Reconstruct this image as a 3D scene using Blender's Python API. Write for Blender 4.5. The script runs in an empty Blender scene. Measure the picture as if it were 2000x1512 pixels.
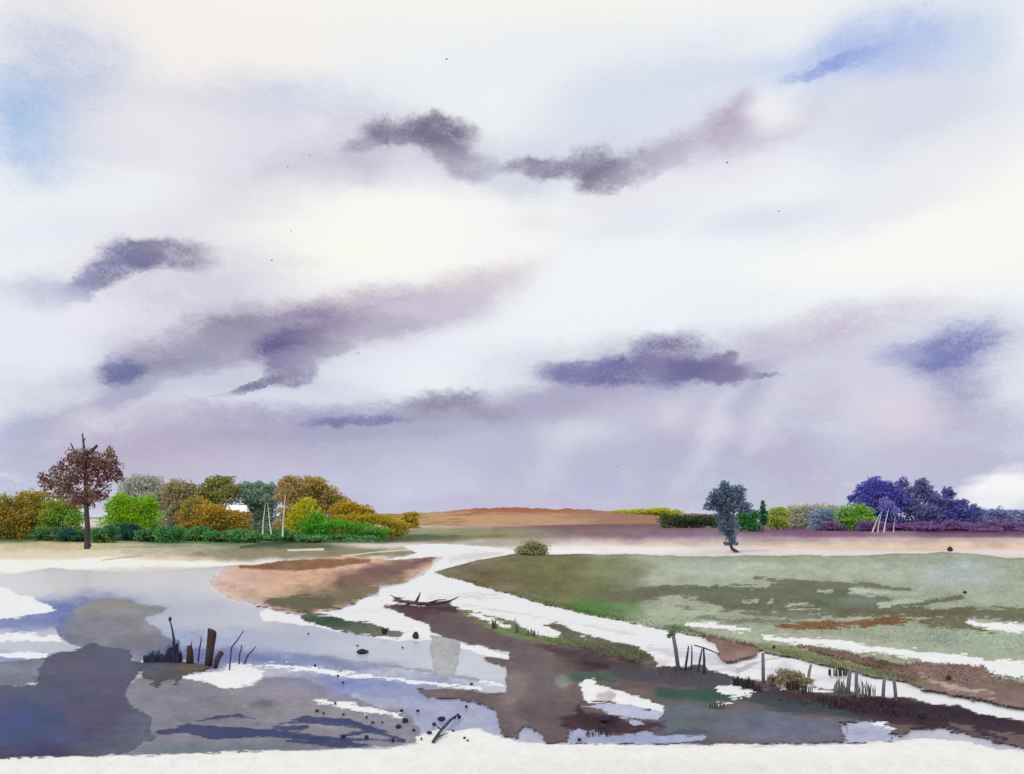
import bpy, math, random
import numpy as np
from mathutils import Vector, Matrix
from mathutils.geometry import tessellate_polygon

SC = bpy.context.scene
COL = SC.collection
random.seed(7)
RNG = np.random.default_rng(11)

# ------------------------------------------------------------------ camera
F, H, HZ, CX = 1556.0, 3.0, 1010.0, 1000.0        # focal length in survey units, eye height, horizon, centre
cam_d = bpy.data.cameras.new("camera"); cam = bpy.data.objects.new("camera", cam_d); COL.objects.link(cam)
cam.location = (0, 0, H); cam.rotation_euler = (math.radians(90), 0, 0)
cam_d.sensor_width = 36.0; cam_d.lens = F / 2000 * 36.0; cam_d.shift_y = (HZ - 756) / 2000
cam_d.clip_start = 0.1; cam_d.clip_end = 20000
SC.camera = cam
SC.view_settings.view_transform = 'Standard'; SC.view_settings.look = 'None'
SC.view_settings.exposure = 0.0; SC.view_settings.gamma = 1.0
SC.cycles.max_bounces = 6; SC.cycles.diffuse_bounces = 3; SC.cycles.glossy_bounces = 3
SC.cycles.transparent_max_bounces = 6; SC.cycles.use_denoising = True

# ------------------------------------------------------------------ helpers: colour, nodes
def lin(c, k=1.0):
    r = []
    for v in c[:3]:
        v /= 255.0
        r.append((v / 12.92 if v <= 0.04045 else ((v + 0.055) / 1.055) ** 2.4) * k)
    return (r[0], r[1], r[2], 1.0)

class NT:
    def __init__(self, tree):
        self.t = tree; tree.nodes.clear()
    def n(self, typ, **kw):
        nd = self.t.nodes.new(typ)
        for k, v in kw.items(): setattr(nd, k, v)
        return nd
    def l(self, a, b): self.t.links.new(a, b)
    def put(self, sock, v):
        if isinstance(v, bpy.types.NodeSocket): self.l(v, sock)
        else: sock.default_value = v
    def math(self, op, a, b=0.0, c=None):
        m = self.n('ShaderNodeMath', operation=op)
        self.put(m.inputs[0], a); self.put(m.inputs[1], b)
        if c is not None: self.put(m.inputs[2], c)
        return m.outputs[0]
    def vmath(self, op, a, b):
        m = self.n('ShaderNodeVectorMath', operation=op)
        self.put(m.inputs[0], a)
        if op == 'SCALE': self.put(m.inputs[3], b)
        else: self.put(m.inputs[1], b)
        return m.outputs[0]
    def noise(self, vec, scale, detail=4, rough=0.55, out='Fac'):
        m = self.n('ShaderNodeTexNoise'); self.l(vec, m.inputs['Vector'])
        m.inputs['Scale'].default_value = scale; m.inputs['Detail'].default_value = detail
        m.inputs['Roughness'].default_value = rough
        return m.outputs[out]
    def rng(self, v, a, b, c=0.0, d=1.0, smooth=True):
        m = self.n('ShaderNodeMapRange', interpolation_type='SMOOTHSTEP' if smooth else 'LINEAR')
        self.put(m.inputs[0], v)
        for i, q in enumerate((a, b, c, d)): m.inputs[i + 1].default_value = q
        return m.outputs[0]
    def mix(self, f, a, b, mode='MIX'):
        m = self.n('ShaderNodeMix', data_type='RGBA', blend_type=mode)
        self.put(m.inputs[0], f); self.put(m.inputs[6], a); self.put(m.inputs[7], b)
        return m.outputs[2]
    def warp(self, vec, layers):
        for (sc, det, rough, amp) in layers:
            c = self.noise(vec, sc, det, rough, 'Color')
            d = self.vmath('SUBTRACT', c, (0.5, 0.5, 0.5))
            d = self.vmath('MULTIPLY', d, amp)
            vec = self.vmath('ADD', vec, d)
        return vec
    def blob(self, vec, cx, cy, rx, ry, rot, soft, strength):
        k = 1 + soft / 2
        m = self.n('ShaderNodeMapping', vector_type='TEXTURE')
        self.l(vec, m.inputs['Vector'])
        m.inputs['Location'].default_value = (cx, cy, 0)
        m.inputs['Rotation'].default_value = (0, 0, rot)
        m.inputs['Scale'].default_value = (rx * k, ry * k, 1)
        g = self.n('ShaderNodeTexGradient', gradient_type='SPHERICAL')
        self.l(m.outputs[0], g.inputs[0])
        return self.rng(g.outputs['Fac'], 0.0, min(0.999, soft / k), 0.0, strength)

# ------------------------------------------------------------------ world: overcast sky of soft clouds
SUN_EL, SUN_AZ = math.radians(40), math.radians(-142)      # azimuth from +Y (view direction) towards +X
W = bpy.data.worlds.new("World"); SC.world = W; W.use_nodes = True
nt = NT(W.node_tree)
tc = nt.n('ShaderNodeTexCoord')
sep = nt.n('ShaderNodeSeparateXYZ'); nt.l(tc.outputs['Generated'], sep.inputs[0])
az = nt.math('ARCTAN2', sep.outputs[0], sep.outputs[1])
el = nt.math('ARCSINE', sep.outputs[2])
cmb = nt.n('ShaderNodeCombineXYZ'); nt.l(az, cmb.inputs[0]); nt.l(el, cmb.inputs[1])
ae = cmb.outputs[0]
stretch = nt.vmath('MULTIPLY', ae, (1.0, 1.7, 1.0))
n1 = nt.noise(stretch, 7.0, 6, 0.6, 'Color')
d1 = nt.vmath('MULTIPLY', nt.vmath('SUBTRACT', n1, (0.5, 0.5, 0.5)), (0.062, 0.042, 0))
n2 = nt.noise(stretch, 60.0, 6, 0.7, 'Color')
d2 = nt.vmath('MULTIPLY', nt.vmath('SUBTRACT', n2, (0.5, 0.5, 0.5)), (0.022, 0.02, 0))
wv = nt.vmath('ADD', nt.vmath('ADD', ae, d1), d2)

sky = nt.n('ShaderNodeTexSky', sky_type='NISHITA'); sky.sun_disc = False
sky.sun_elevation = SUN_EL; sky.sun_rotation = SUN_AZ
SKYK = 10.0
WHITE = (243, 246, 248)
col = nt.mix(0.93, sky.outputs[0], lin(WHITE, SKYK))
gen = nt.rng(nt.noise(stretch, 2.6, 5, 0.6), 0.42, 0.75, 0.0, 0.55)
col = nt.mix(gen, col, lin((222, 224, 234), SKYK))

def D(cx, cy, rx, ry, rot=0, c=(200, 200, 220), s=0.8, soft=1.5):
    return (cx, cy, rx, ry, rot, c, s, soft)
SKYB = [
 # pale washes at the top
 D(430, 70, 520, 150, 0, (246, 240, 234), .85, 1.6), D(1000, 15, 1100, 60, 0, (247, 244, 238), .8, 1.4),
 D(130, 170, 140, 130, 0, (198, 205, 226), .95), D(55, 250, 75, 90, 0, (166, 194, 230), .8), D(190, 288, 130, 26, 3, (192, 209, 231), .6),
 D(560, 205, 260, 55, 8, (210, 213, 229), .9), D(420, 270, 200, 50, 10, (222, 220, 231), .7), D(300, 260, 160, 70, 20, (238, 232, 234), .5), D(850, 170, 200, 120, 0, (236, 241, 245), .7),
 D(330, 185, 110, 12, 3, (224, 221, 226), .5, .8),
 # upper cloud
 D(640, 335, 220, 62, 14, (208, 206, 220), .85, 1.6), D(820, 280, 160, 50, -10, (200, 197, 213), .7, 1.5), D(330, 440, 180, 50, 24, (226, 224, 233), .7, 1.6),
 D(690, 318, 120, 46, 8, (198, 196, 211), .85), D(560, 365, 100, 40, 22, (212, 209, 221), .7), D(430, 415, 120, 30, 25, (224, 220, 229), .6),
 D(730, 268, 60, 14, 15, (160, 152, 176), .7, 1.0), D(785, 258, 70, 24, 0, (124, 118, 143), .9, .9), D(855, 262, 62, 30, 0, (124, 118, 143), .9, .9),
 D(850, 240, 26, 26, 0, (120, 114, 140), .8, .9), D(892, 312, 66, 30, -28, (117, 111, 138), .95, .9), D(940, 330, 30, 22, 0, (140, 134, 160), .7),
 D(800, 330, 60, 40, 0, (226, 224, 232), .5), D(770, 400, 200, 50, 0, (250, 250, 246), .8),
 # middle cloud
 D(1160, 300, 280, 50, 6, (210, 212, 228), .8, 1.6), D(1460, 290, 220, 60, 12, (216, 214, 228), .8, 1.6),
 D(1350, 205, 260, 95, 5, (220, 226, 237), .6), D(1020, 365, 55, 40, 0, (208, 210, 224), .75), D(1190, 392, 70, 45, 0, (222, 217, 228), .7),
 D(1075, 325, 100, 20, 3, (143, 138, 163), .85, 1.0), D(1145, 312, 45, 24, 0, (135, 130, 155), .8, 1.0), D(1180, 342, 58, 24, 5, (118, 112, 139), .95, .9),
 D(1250, 320, 80, 26, 14, (148, 140, 168), .75, 1.1), D(1335, 290, 85, 30, 14, (188, 183, 205), .75), D(1430, 245, 55, 48, 10, (186, 174, 197), .85),
 D(1455, 200, 28, 32, 0, (188, 176, 200), .6), D(1500, 252, 110, 32, 18, (206, 203, 218), .7), D(1520, 205, 50, 38, 0, (245, 244, 246), .7),
 D(1560, 330, 280, 50, 0, (238, 240, 245), .6),
 # blue breaks upper right
 D(1480, 128, 180, 24, 4, (203, 217, 238), .7), D(1720, 95, 190, 62, 0, (190, 204, 235), .8, 1.6), D(1690, 85, 105, 50, 0, (176, 193, 232), .85), D(1640, 117, 95, 13, 4, (138, 162, 224), .8, 1.1),
 D(1800, 105, 120, 42, -6, (178, 196, 234), .85), D(1900, 105, 70, 50, 0, (202, 218, 238), .8),
 D(1800, 225, 180, 95, 0, (212, 216, 230), .85), D(1480, 70, 130, 30, 0, (240, 240, 243), .6),
 D(1930, 420, 190, 130, 0, (252, 250, 243), .9), D(1650, 415, 230, 42, 0, (229, 231, 239), .6), D(1690, 500, 260, 55, 0, (250, 250, 245), .8),
 # left cloud
 D(330, 570, 270, 60, 14, (212, 208, 222), .85, 1.6), D(120, 640, 150, 70, 10, (226, 228, 238), .7),
 D(440, 530, 130, 70, 10, (213, 208, 224), .7), D(260, 498, 58, 32, 0, (114, 112, 150), .9, .9), D(335, 498, 80, 26, 3, (133, 130, 160), .85, 1.0),
 D(215, 535, 75, 24, 30, (124, 122, 160), .85, 1.0), D(150, 572, 48, 20, 25, (138, 142, 178), .8, 1.0), D(80, 572, 70, 32, 0, (182, 189, 213), .75),
 D(150, 640, 140, 50, 0, (238, 238, 244), .6), D(600, 505, 62, 13, 5, (198, 200, 222), .75, 1.1),
 # bright glow
 D(800, 490, 290, 80, 0, (252, 250, 241), .85), D(1150, 520, 260, 120, 0, (243, 246, 249), .7), D(720, 590, 160, 24, 5, (224, 211, 208), .75), D(880, 560, 160, 20, 14, (230, 217, 217), .65),
 # large mid-left cloud
 D(460, 690, 330, 70, 12, (182, 178, 202), .85, 1.6), D(720, 625, 240, 50, 13, (188, 180, 201), .85, 1.5), D(300, 780, 260, 60, 12, (196, 196, 216), .8, 1.6), D(560, 760, 170, 36, 5, (204, 208, 224), .8, 1.5),
 D(400, 760, 230, 70, 8, (203, 205, 222), .8), D(600, 630, 150, 42, 0, (148, 138, 166), .85, 1.2), D(455, 640, 95, 30, 5, (148, 143, 168), .85, 1.1),
 D(390, 680, 150, 34, 12, (162, 157, 181), .8, 1.2), D(330, 712, 130, 26, 12, (146, 145, 173), .75, 1.2), D(240, 722, 45, 30, 10, (112, 117, 163), .9, 1.0),
 D(575, 675, 78, 38, 5, (103, 98, 143), .95, .8), D(700, 640, 130, 20, 9, (140, 132, 164), .85, .9), D(640, 680, 60, 16, 8, (122, 116, 152), .85, .5),
 D(850, 598, 160, 26, 17, (203, 196, 214), .75), D(565, 720, 46, 40, 15, (124, 119, 158), .85, .4), D(512, 752, 50, 11, 22, (122, 118, 152), .85, .4),
 D(450, 775, 30, 6, 12, (150, 150, 178), .7, .5), D(400, 792, 26, 8, -10, (172, 174, 198), .7, .6),
 D(820, 700, 200, 45, 5, (233, 235, 243), .7), D(180, 795, 220, 22, 27, (172, 173, 199), .8, 1.2), D(55, 865, 60, 45, 0, (160, 176, 214), .85),
 D(210, 845, 80, 45, 0, (237, 230, 236), .8),
 # long low bank above the horizon
 D(1000, 950, 1500, 85, 0, (190, 193, 216), .95, 1.3), D(480, 865, 370, 62, 3, (186, 177, 202), .95, 1.2), D(800, 838, 350, 52, 4, (156, 156, 188), .95, 1.4), D(900, 798, 130, 28, 4, (148, 146, 171), .85, 1.0),
 D(1020, 790, 150, 26, 4, (160, 156, 182), .8), D(700, 905, 520, 55, 0, (188, 188, 210), .8), D(860, 955, 110, 50, 0, (212, 220, 235), .8), D(950, 985, 130, 20, 0, (196, 192, 214), .7),
 # right dark cloud and its rain wash
 D(1290, 730, 270, 62, 2, (168, 166, 196), .85, 1.6), D(1830, 700, 170, 62, 12, (176, 180, 210), .8, 1.6),
 D(1500, 850, 480, 130, 0, (193, 195, 216), .9), D(1100, 890, 320, 80, 0, (188, 190, 214), .85), D(1150, 782, 160, 38, 8, (160, 155, 185), .85), D(1300, 810, 200, 50, 0, (204, 203, 219), .7),
 D(1250, 725, 195, 26, 0, (116, 116, 162), .95, .9), D(1110, 722, 62, 24, 0, (126, 126, 172), .9, 1.0), D(1310, 685, 72, 38, 0, (130, 125, 164), .9, 1.0),
 D(1385, 718, 85, 22, -6, (114, 110, 152), .95, .7), D(1450, 728, 68, 8, -5, (122, 117, 152), .9, .5), D(1410, 692, 26, 11, 0, (124, 118, 155), .85, .7), D(1440, 800, 20, 90, -28, (178, 178, 205), .7, 1.5),
 D(1640, 645, 170, 42, 8, (198, 190, 209), .75), D(1700, 770, 130, 80, 0, (215, 212, 226), .75), D(1870, 765, 60, 60, 0, (164, 164, 200), .8), D(1850, 692, 80, 34, 20, (124, 130, 183), .92, 1.1),
 D(1770, 700, 52, 18, 0, (160, 166, 204), .8), D(1860, 870, 130, 70, 0, (188, 186, 211), .8), D(1740, 880, 80, 60, 0, (196, 194, 216), .7), D(1950, 960, 70, 42, 15, (250, 250, 250), .9, .8),
]
SKYB[len(SKYB):] = [D(1250, 90, 300, 60, 0, (234, 238, 243), .7), D(1250, 190, 180, 70, 10, (214, 221, 235), .8), D(1050, 440, 60, 20, 0, (232, 231, 232), .6), D(1230, 440, 120, 30, 10, (226, 230, 238), .7), D(1480, 425, 110, 24, 5, (220, 224, 236), .7),
 D(1840, 330, 150, 60, 10, (232, 234, 241), .7), D(120, 440, 110, 40, 20, (228, 230, 240), .6), D(90, 690, 110, 40, 10, (232, 238, 246), .7), D(330, 880, 160, 26, 5, (184, 172, 196), .6), D(640, 850, 240, 12, 3, (168, 164, 192), .6, 1.2), D(690, 828, 90, 9, 3, (120, 120, 165), .7, .9), D(870, 780, 70, 18, 5, (140, 136, 162), .7, 1.0), D(960, 800, 60, 16, 0, (150, 144, 168), .6, 1.0),
 D(560, 780, 200, 16, 3, (222, 226, 238), .6), D(1000, 740, 60, 40, 30, (226, 230, 240), .5), D(1290, 870, 90, 40, 0, (186, 182, 210), .6), D(1550, 910, 120, 40, -20, (186, 180, 208), .6), D(1140, 850, 80, 30, 0, (216, 218, 230), .6), D(1370, 830, 120, 30, -10, (216, 212, 226), .6), D(1760, 820, 80, 40, 0, (226, 216, 226), .6), D(700, 940, 300, 22, 0, (196, 199, 220), .6), D(1000, 985, 700, 20, 0, (194, 190, 214), .6), D(1210, 850, 34, 110, -32, (178, 178, 208), .4, 1.8), D(1330, 860, 26, 120, -32, (180, 176, 206), .4, 1.8), D(1460, 850, 30, 130, -30, (176, 174, 206), .4, 1.8), D(1560, 860, 30, 120, -28, (184, 180, 208), .4, 1.8), D(1395, 840, 22, 100, -30, (222, 222, 234), .4, 1.8), D(1510, 800, 20, 90, -30, (222, 220, 232), .4, 1.8), D(1000, 870, 30, 100, -35, (182, 182, 210), .4, 1.8), D(1080, 900, 22, 80, -35, (212, 214, 230), .4, 1.8), D(440, 905, 160, 20, 0, (200, 192, 212), .6)]
def to_ae(px, py):
    a = math.atan((px - CX) / F)
    return a, math.atan((HZ - py) / F * math.cos(a))
grain = nt.rng(nt.noise(ae, 300, 4, 0.75), 0.3, 0.7, 0.74, 1.2, False)
cloud_var = nt.rng(nt.noise(nt.vmath('ADD', stretch, nt.vmath('SCALE', d1, 1.2)), 19, 7, 0.68), 0.3, 0.7, 0.62, 1.42, False)
for (cx, cy, rx, ry, rot, c, s, soft) in SKYB:
    a, e = to_ae(cx, cy)
    f = nt.blob(wv, a, e, rx / F * math.cos(a) ** 2, ry / F * math.cos(a) * math.cos(e) ** 2, math.radians(rot), soft, s)
    if sum(c) < 655: f = nt.math('MULTIPLY', f, nt.math('MULTIPLY', grain, cloud_var))
    col = nt.mix(f, col, lin(c, SKYK))
pap = nt.rng(nt.noise(ae, 420, 2, 0.6), 0.3, 0.7, 0.965, 1.03, False)
cc = nt.n('ShaderNodeVectorMath', operation='SCALE'); nt.l(col, cc.inputs[0]); nt.l(pap, cc.inputs[3])
bg = nt.n('ShaderNodeBackground'); nt.l(cc.outputs[0], bg.inputs[0]); bg.inputs[1].default_value = 1.0 / SKYK
out = nt.n('ShaderNodeOutputWorld'); nt.l(bg.outputs[0], out.inputs[0])
W.cycles.sampling_method = 'MANUAL'; W.cycles.sample_map_resolution = 512

sun_d = bpy.data.lights.new("sun", 'SUN'); sun_d.energy = 1.5; sun_d.angle = math.radians(12); sun_d.color = (1.0, 0.95, 0.88)
sun = bpy.data.objects.new("sun", sun_d); COL.objects.link(sun)
sd = Vector((math.sin(SUN_AZ) * math.cos(SUN_EL), math.cos(SUN_AZ) * math.cos(SUN_EL), math.sin(SUN_EL)))
sun.rotation_euler = sd.to_track_quat('Z', 'Y').to_euler(); sun.location = sd * 50

# ------------------------------------------------------------------ helpers: geometry
def G(px, py, z=0.0):
    Y = F * (H - z) / max(0.6, (py - HZ)); return Vector(((px - CX) / F * Y, Y, z))
def A(px, py, Y):                                   # the point at depth Y seen in direction (px, py)
    return Vector(((px - CX) / F * Y, Y, H + (HZ - py) / F * Y))
def depth(py, z=0.0): return F * (H - z) / (py - HZ)

def link(name, me, mat=None, parent=None):
    o = bpy.data.objects.new(name, me); COL.objects.link(o)
    if mat is not None:
        me.materials.append(mat)
    if parent is not None:
        o.parent = parent
    return o
def struct(o): o['kind'] = 'structure'; return o
def tag(o, label, cat, group=None):
    o['label'] = label; o['category'] = cat
    if group: o['group'] = group
    return o
def empty(name, loc, label, cat, group=None):
    o = bpy.data.objects.new(name, None); COL.objects.link(o); o.location = loc
    o.empty_display_size = 0.3
    return tag(o, label, cat, group)
def mesh(verts, faces, smooth=False):
    me = bpy.data.meshes.new("m"); me.from_pydata([tuple(v) for v in verts], [], faces); me.update()
    if smooth: me.polygons.foreach_set('use_smooth', [True] * len(me.polygons))
    return me

class MB:
    def __init__(s): s.v = []; s.f = []
    def add(s, v, f):
        o = len(s.v); s.v += [tuple(q) for q in v]; s.f += [tuple(i + o for i in q) for q in f]
    def tube(s, pts, radii, n=8, cap=True):
        pts = [Vector(p) for p in pts]; rings = []
        up = Vector((0.13, 0.98, 0.1))
        for i, p in enumerate(pts):
            d = (pts[min(i + 1, len(pts) - 1)] - pts[max(i - 1, 0)]).normalized()
            a = d.cross(up).normalized(); b = d.cross(a).normalized()
            rings.append([p + (a * math.cos(t) + b * math.sin(t)) * radii[i] for t in [2 * math.pi * k / n for k in range(n)]])
        v = [q for r in rings for q in r]; f = []
        for i in range(len(pts) - 1):
            for k in range(n):
                f.append((i * n + k, i * n + (k + 1) % n, (i + 1) * n + (k + 1) % n, (i + 1) * n + k))
        if cap:
            f.append(tuple(range(n))[::-1]); f.append(tuple((len(pts) - 1) * n + k for k in range(n)))
        s.add(v, f)
    def box(s, c, d, rz=0.0):
        m = Matrix.Rotation(rz, 3, 'Z'); v = []
        for z in (-1, 1):
            for (x, y) in ((-1, -1), (1, -1), (1, 1), (-1, 1)):
                v.append(Vector(c) + m @ Vector((x * d[0] / 2, y * d[1] / 2, z * d[2] / 2)))
        s.add(v, [(3, 2, 1, 0), (4, 5, 6, 7), (0, 1, 5, 4), (1, 2, 6, 5), (2, 3, 7, 6), (3, 0, 4, 7)])
    def build(s, name, mat, parent=None, smooth=True):
        return link(name, mesh(s.v, s.f, smooth), mat, parent)

# ------------------------------------------------------------------ materials
def land_mat(name, base, blobs=(), rough=0.9, spec=0.15, bump=0.25, warp=(0.5, 0.35), scale=0.6, var=0.22, z=0.0, ior=1.4, bscale=6.0, k=1.0, streak=None, dist=0.05):
    m = bpy.data.materials.new(name); m.use_nodes = True; nt = NT(m.node_tree)
    geo = nt.n('ShaderNodeNewGeometry'); P = geo.outputs['Position']
    flat = nt.vmath('MULTIPLY', P, (1, 0.45, 0))
    n1 = nt.noise(flat, scale, 9, 0.68, 'Color')
    d = nt.vmath('MULTIPLY', nt.vmath('SUBTRACT', n1, (0.5, 0.5, 0.5)), (warp[0] * 2, warp[1] * 4, 0))
    wv = nt.vmath('ADD', nt.vmath('MULTIPLY', P, (1, 1, 0)), d)
    col = lin(base, k)
    cv = nt.rng(nt.noise(flat, scale * 2.2, 8, 0.7), 0.3, 0.7, 0.6, 1.1, False)
    for b in blobs:
        geom, c, s, soft = b
        f = nt.blob(wv, *geom, soft, s)
        if s < 0.95: f = nt.math('MULTIPLY', f, cv)
        col = nt.mix(f, col, lin(c, k))
    if streak:                                       # (colour, threshold, strength): thin drifts of another sediment or dry stalks
        sv = nt.vmath('MULTIPLY', wv, (0.55, 2.2, 0)); sn = nt.noise(sv, streak[3] if len(streak) > 3 else scale * 2.0, 10, 0.72)
        col = nt.mix(nt.rng(sn, streak[1], streak[1] + .035, 0, streak[2]), col, lin(streak[0], k))
    g1 = nt.rng(nt.noise(flat, scale * 5, 10, 0.75), 0.28, 0.72, 1 - var, 1 + var, False)
    g2 = nt.rng(nt.noise(P, 38, 4, 0.7), 0.3, 0.7, 1 - var * .6, 1 + var * .6, False)
    g = nt.math('MULTIPLY', g1, g2)
    sc = nt.n('ShaderNodeVectorMath', operation='SCALE'); nt.put(sc.inputs[0], col[:3] if isinstance(col, tuple) else col); nt.l(g, sc.inputs[3])
    bs = nt.n('ShaderNodeBsdfPrincipled')
    nt.l(sc.outputs[0], bs.inputs['Base Color']); bs.inputs['Specular IOR Level'].default_value = spec; bs.inputs['IOR'].default_value = ior
    rr = nt.rng(nt.noise(flat, scale * 3, 6, 0.7), 0.3, 0.7, max(0.03, rough - 0.12), min(1, rough + 0.1), False)
    nt.l(rr, bs.inputs['Roughness'])
    if bump > 0:
        bp = nt.n('ShaderNodeBump'); bp.inputs['Strength'].default_value = bump; bp.inputs['Distance'].default_value = dist
        nt.l(nt.noise(nt.vmath('MULTIPLY', P, (1, 0.6, 1)), bscale, 8, 0.7), bp.inputs['Height']); nt.l(bp.outputs[0], bs.inputs['Normal'])
    o = nt.n('ShaderNodeOutputMaterial'); nt.l(bs.outputs[0], o.inputs[0])
    return m

def plain_mat(name, c1, c2, rough=0.85, scale=6.0, spec=0.2, bump=0.4, stretch=(1, 1, 1)):
    m = bpy.data.materials.new(name); m.use_nodes = True; nt = NT(m.node_tree)
    tc = nt.n('ShaderNodeTexCoord'); v = nt.vmath('MULTIPLY', tc.outputs['Object'], stretch)
    n = nt.noise(v, scale, 6, 0.65)
    col = nt.mix(nt.rng(n, 0.35, 0.65), lin(c1), lin(c2))
    bs = nt.n('ShaderNodeBsdfPrincipled'); nt.l(col, bs.inputs['Base Color'])
    bs.inputs['Roughness'].default_value = rough; bs.inputs['Specular IOR Level'].default_value = spec
    if bump:
        bp = nt.n('ShaderNodeBump'); bp.inputs['Strength'].default_value = bump; bp.inputs['Distance'].default_value = 0.02
        nt.l(n, bp.inputs['Height']); nt.l(bp.outputs[0], bs.inputs['Normal'])
    o = nt.n('ShaderNodeOutputMaterial'); nt.l(bs.outputs[0], o.inputs[0])
    return m

LEAFK = 2.9
_leafcache = {}
def leaf_mat(cols, size=3.0):
    key = (tuple(cols), size)
    if key in _leafcache: return _leafcache[key]
    m = bpy.data.materials.new("foliage"); m.use_nodes = True; nt = NT(m.node_tree)
    tc = nt.n('ShaderNodeTexCoord'); geo = nt.n('ShaderNodeNewGeometry')
    rnd = geo.outputs['Random Per Island']
    v = nt.warp(tc.outputs['Object'], [(0.8, 3, 0.6, (0.8, 0.8, 0.8))])
    n = nt.noise(v, 1.0 / size * 1.4, 3, 0.55)
    n = nt.math('ADD', n, nt.math('MULTIPLY', nt.math('SUBTRACT', rnd, 0.5), 0.16))
    L = [tuple(min(.62, q) for q in lin(c, LEAFK)[:3]) + (1.0,) for c in cols]
    col = L[0]
    for i, c in enumerate(L[1:]):
        a = 0.47 + 0.12 * i
        col = nt.mix(nt.rng(n, a - 0.05, a + 0.05), col, c)
    sc = nt.n('ShaderNodeVectorMath', operation='SCALE'); nt.put(sc.inputs[0], col[:3] if isinstance(col, tuple) else col)
    nt.l(nt.rng(rnd, 0, 1, 0.9, 1.1, False), sc.inputs[3])
    bs = nt.n('ShaderNodeBsdfPrincipled'); nt.l(sc.outputs[0], bs.inputs['Base Color'])
    bs.inputs['Roughness'].default_value = 0.75; bs.inputs['Specular IOR Level'].default_value = 0.12
    tr = nt.n('ShaderNodeBsdfTranslucent'); nt.l(sc.outputs[0], tr.inputs[0])
    mx = nt.n('ShaderNodeMixShader'); mx.inputs[0].default_value = 0.42
    nt.l(bs.outputs[0], mx.inputs[1]); nt.l(tr.outputs[0], mx.inputs[2])
    o = nt.n('ShaderNodeOutputMaterial'); nt.l(mx.outputs[0], o.inputs[0])
    _leafcache[key] = m
    return m

# base ground (bed of the marsh and all the land to the horizon)
M_bed = land_mat('bed_mud', (110, 105, 100), scale=0.2)
gm = mesh([(-6000, -300, -0.6), (6000, -300, -0.6), (6000, 9000, -0.6), (-6000, 9000, -0.6)], [(0, 1, 2, 3)])
struct(link('ground', gm, M_bed))

# ------------------------------------------------------------------ the marsh: one fine relief, cut into named banks
def _lat(seed): return np.random.default_rng(seed).normal(0, 1, (256, 256)).astype(np.float32)
_LT = [_lat(900 + i) for i in range(8)]
def vn(x, y, i=0):
    xi, yi = np.floor(x).astype(int), np.floor(y).astype(int); u, v = x - xi, y - yi
    u = u * u * (3 - 2 * u); v = v * v * (3 - 2 * v); L = _LT[i % 8]; a, b, c, d = xi % 256, (xi + 1) % 256, yi % 256, (yi + 1) % 256
    return (L[c, a] * (1 - u) + L[c, b] * u) * (1 - v) + (L[d, a] * (1 - u) + L[d, b] * u) * v
def fbm(x, y, o=5, i=0, gain=.6):
    s, a, t = 0, 1.0, 0.0
    for k in range(o):
        s = s + a * vn(x * 2 ** k + 17.3 * k + i * 5.1, y * 2 ** k + 9.7 * k, i + k); t += a * a; a *= gain
    return s / math.sqrt(t)
def geo(a, b, n): return list(a + (b - a) * (np.linspace(0, 1, n) ** 2.2))
gx = np.array([-x for x in geo(70, 6000, 26)][::-1] + list(np.arange(-66, 2066, 2.0)) + list(np.array(geo(2070, 8000, 26))))
gy = np.array(list(np.arange(1013.0, 1110, 1.0)) + list(np.arange(1110, 1500, 1.5)) + geo(1500, 6500, 40))
PX, PY = np.meshgrid(gx, gy)
KK = np.clip((PY - HZ) / 150.0, .07, 1.0)
JN = fbm(PX / 46, PY / 17, 6, 0, .68)                 # ragged outlines
SN = fbm(PX / 30, PY / 3.2, 5, 2, .66)                # long thin drifts
MN = fbm(PX / 120, PY / 40, 5, 4, .6)                 # broad variation
WX = fbm(PX / 150, PY / 60, 4, 1, .55); WY = fbm(PX / 150, PY / 60, 4, 3, .55)
FX = fbm(PX / 18, PY / 9, 4, 5, .65)
CV = np.zeros(PX.shape + (3,)); CV[:] = lin((208, 198, 190))[:3]
WET = np.zeros(PX.shape); ZZ = np.full(PX.shape, .03); RG_ = np.full(PX.shape, .01); ID = np.zeros(PX.shape, int)
NAMES = ['field']
def sst(t): t = np.clip(t, 0, 1); return t * t * (3 - 2 * t)
def sdist(poly, X, Y):
    P = [np.array(p, float) for p in poly]; d = np.full(X.shape, 1e9); ins = np.zeros(X.shape, bool)
    for i in range(len(P)):
        a, b = P[i], P[i - 1]; e = b - a; L = max(1e-9, e @ e)
        t = np.clip(((X - a[0]) * e[0] + (Y - a[1]) * e[1]) / L, 0, 1)
        d = np.minimum(d, np.hypot(X - a[0] - t * e[0], Y - a[1] - t * e[1]))
        if a[1] != b[1]: ins ^= ((a[1] > Y) != (b[1] > Y)) & (X < e[0] * (Y - a[1]) / e[1] + a[0])
    return np.where(ins, d, -d)
def seg_dist(pts, ws, X, Y):
    best = np.full(X.shape, -1e9)
    for i in range(len(pts) - 1):
        a, b = np.array(pts[i], float), np.array(pts[i + 1], float); e = b - a; L = max(1e-9, e @ e)
        t = np.clip(((X - a[0]) * e[0] + (Y - a[1]) * e[1]) / L, 0, 1)
        best = np.maximum(best, (ws[i] * (1 - t) + ws[i + 1] * t) / 2 - np.hypot(X - a[0] - t * e[0], Y - a[1] - t * e[1]))
    return best
def box(pts, pad):
    x0, x1 = min(p[0] for p in pts) - pad, max(p[0] for p in pts) + pad; y0, y1 = min(p[1] for p in pts) - pad, max(p[1] for p in pts) + pad
    return slice(max(0, np.searchsorted(gy, y0) - 1), np.searchsorted(gy, y1) + 1), slice(max(0, np.searchsorted(gx, x0) - 1), np.searchsorted(gx, x1) + 1)
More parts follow.
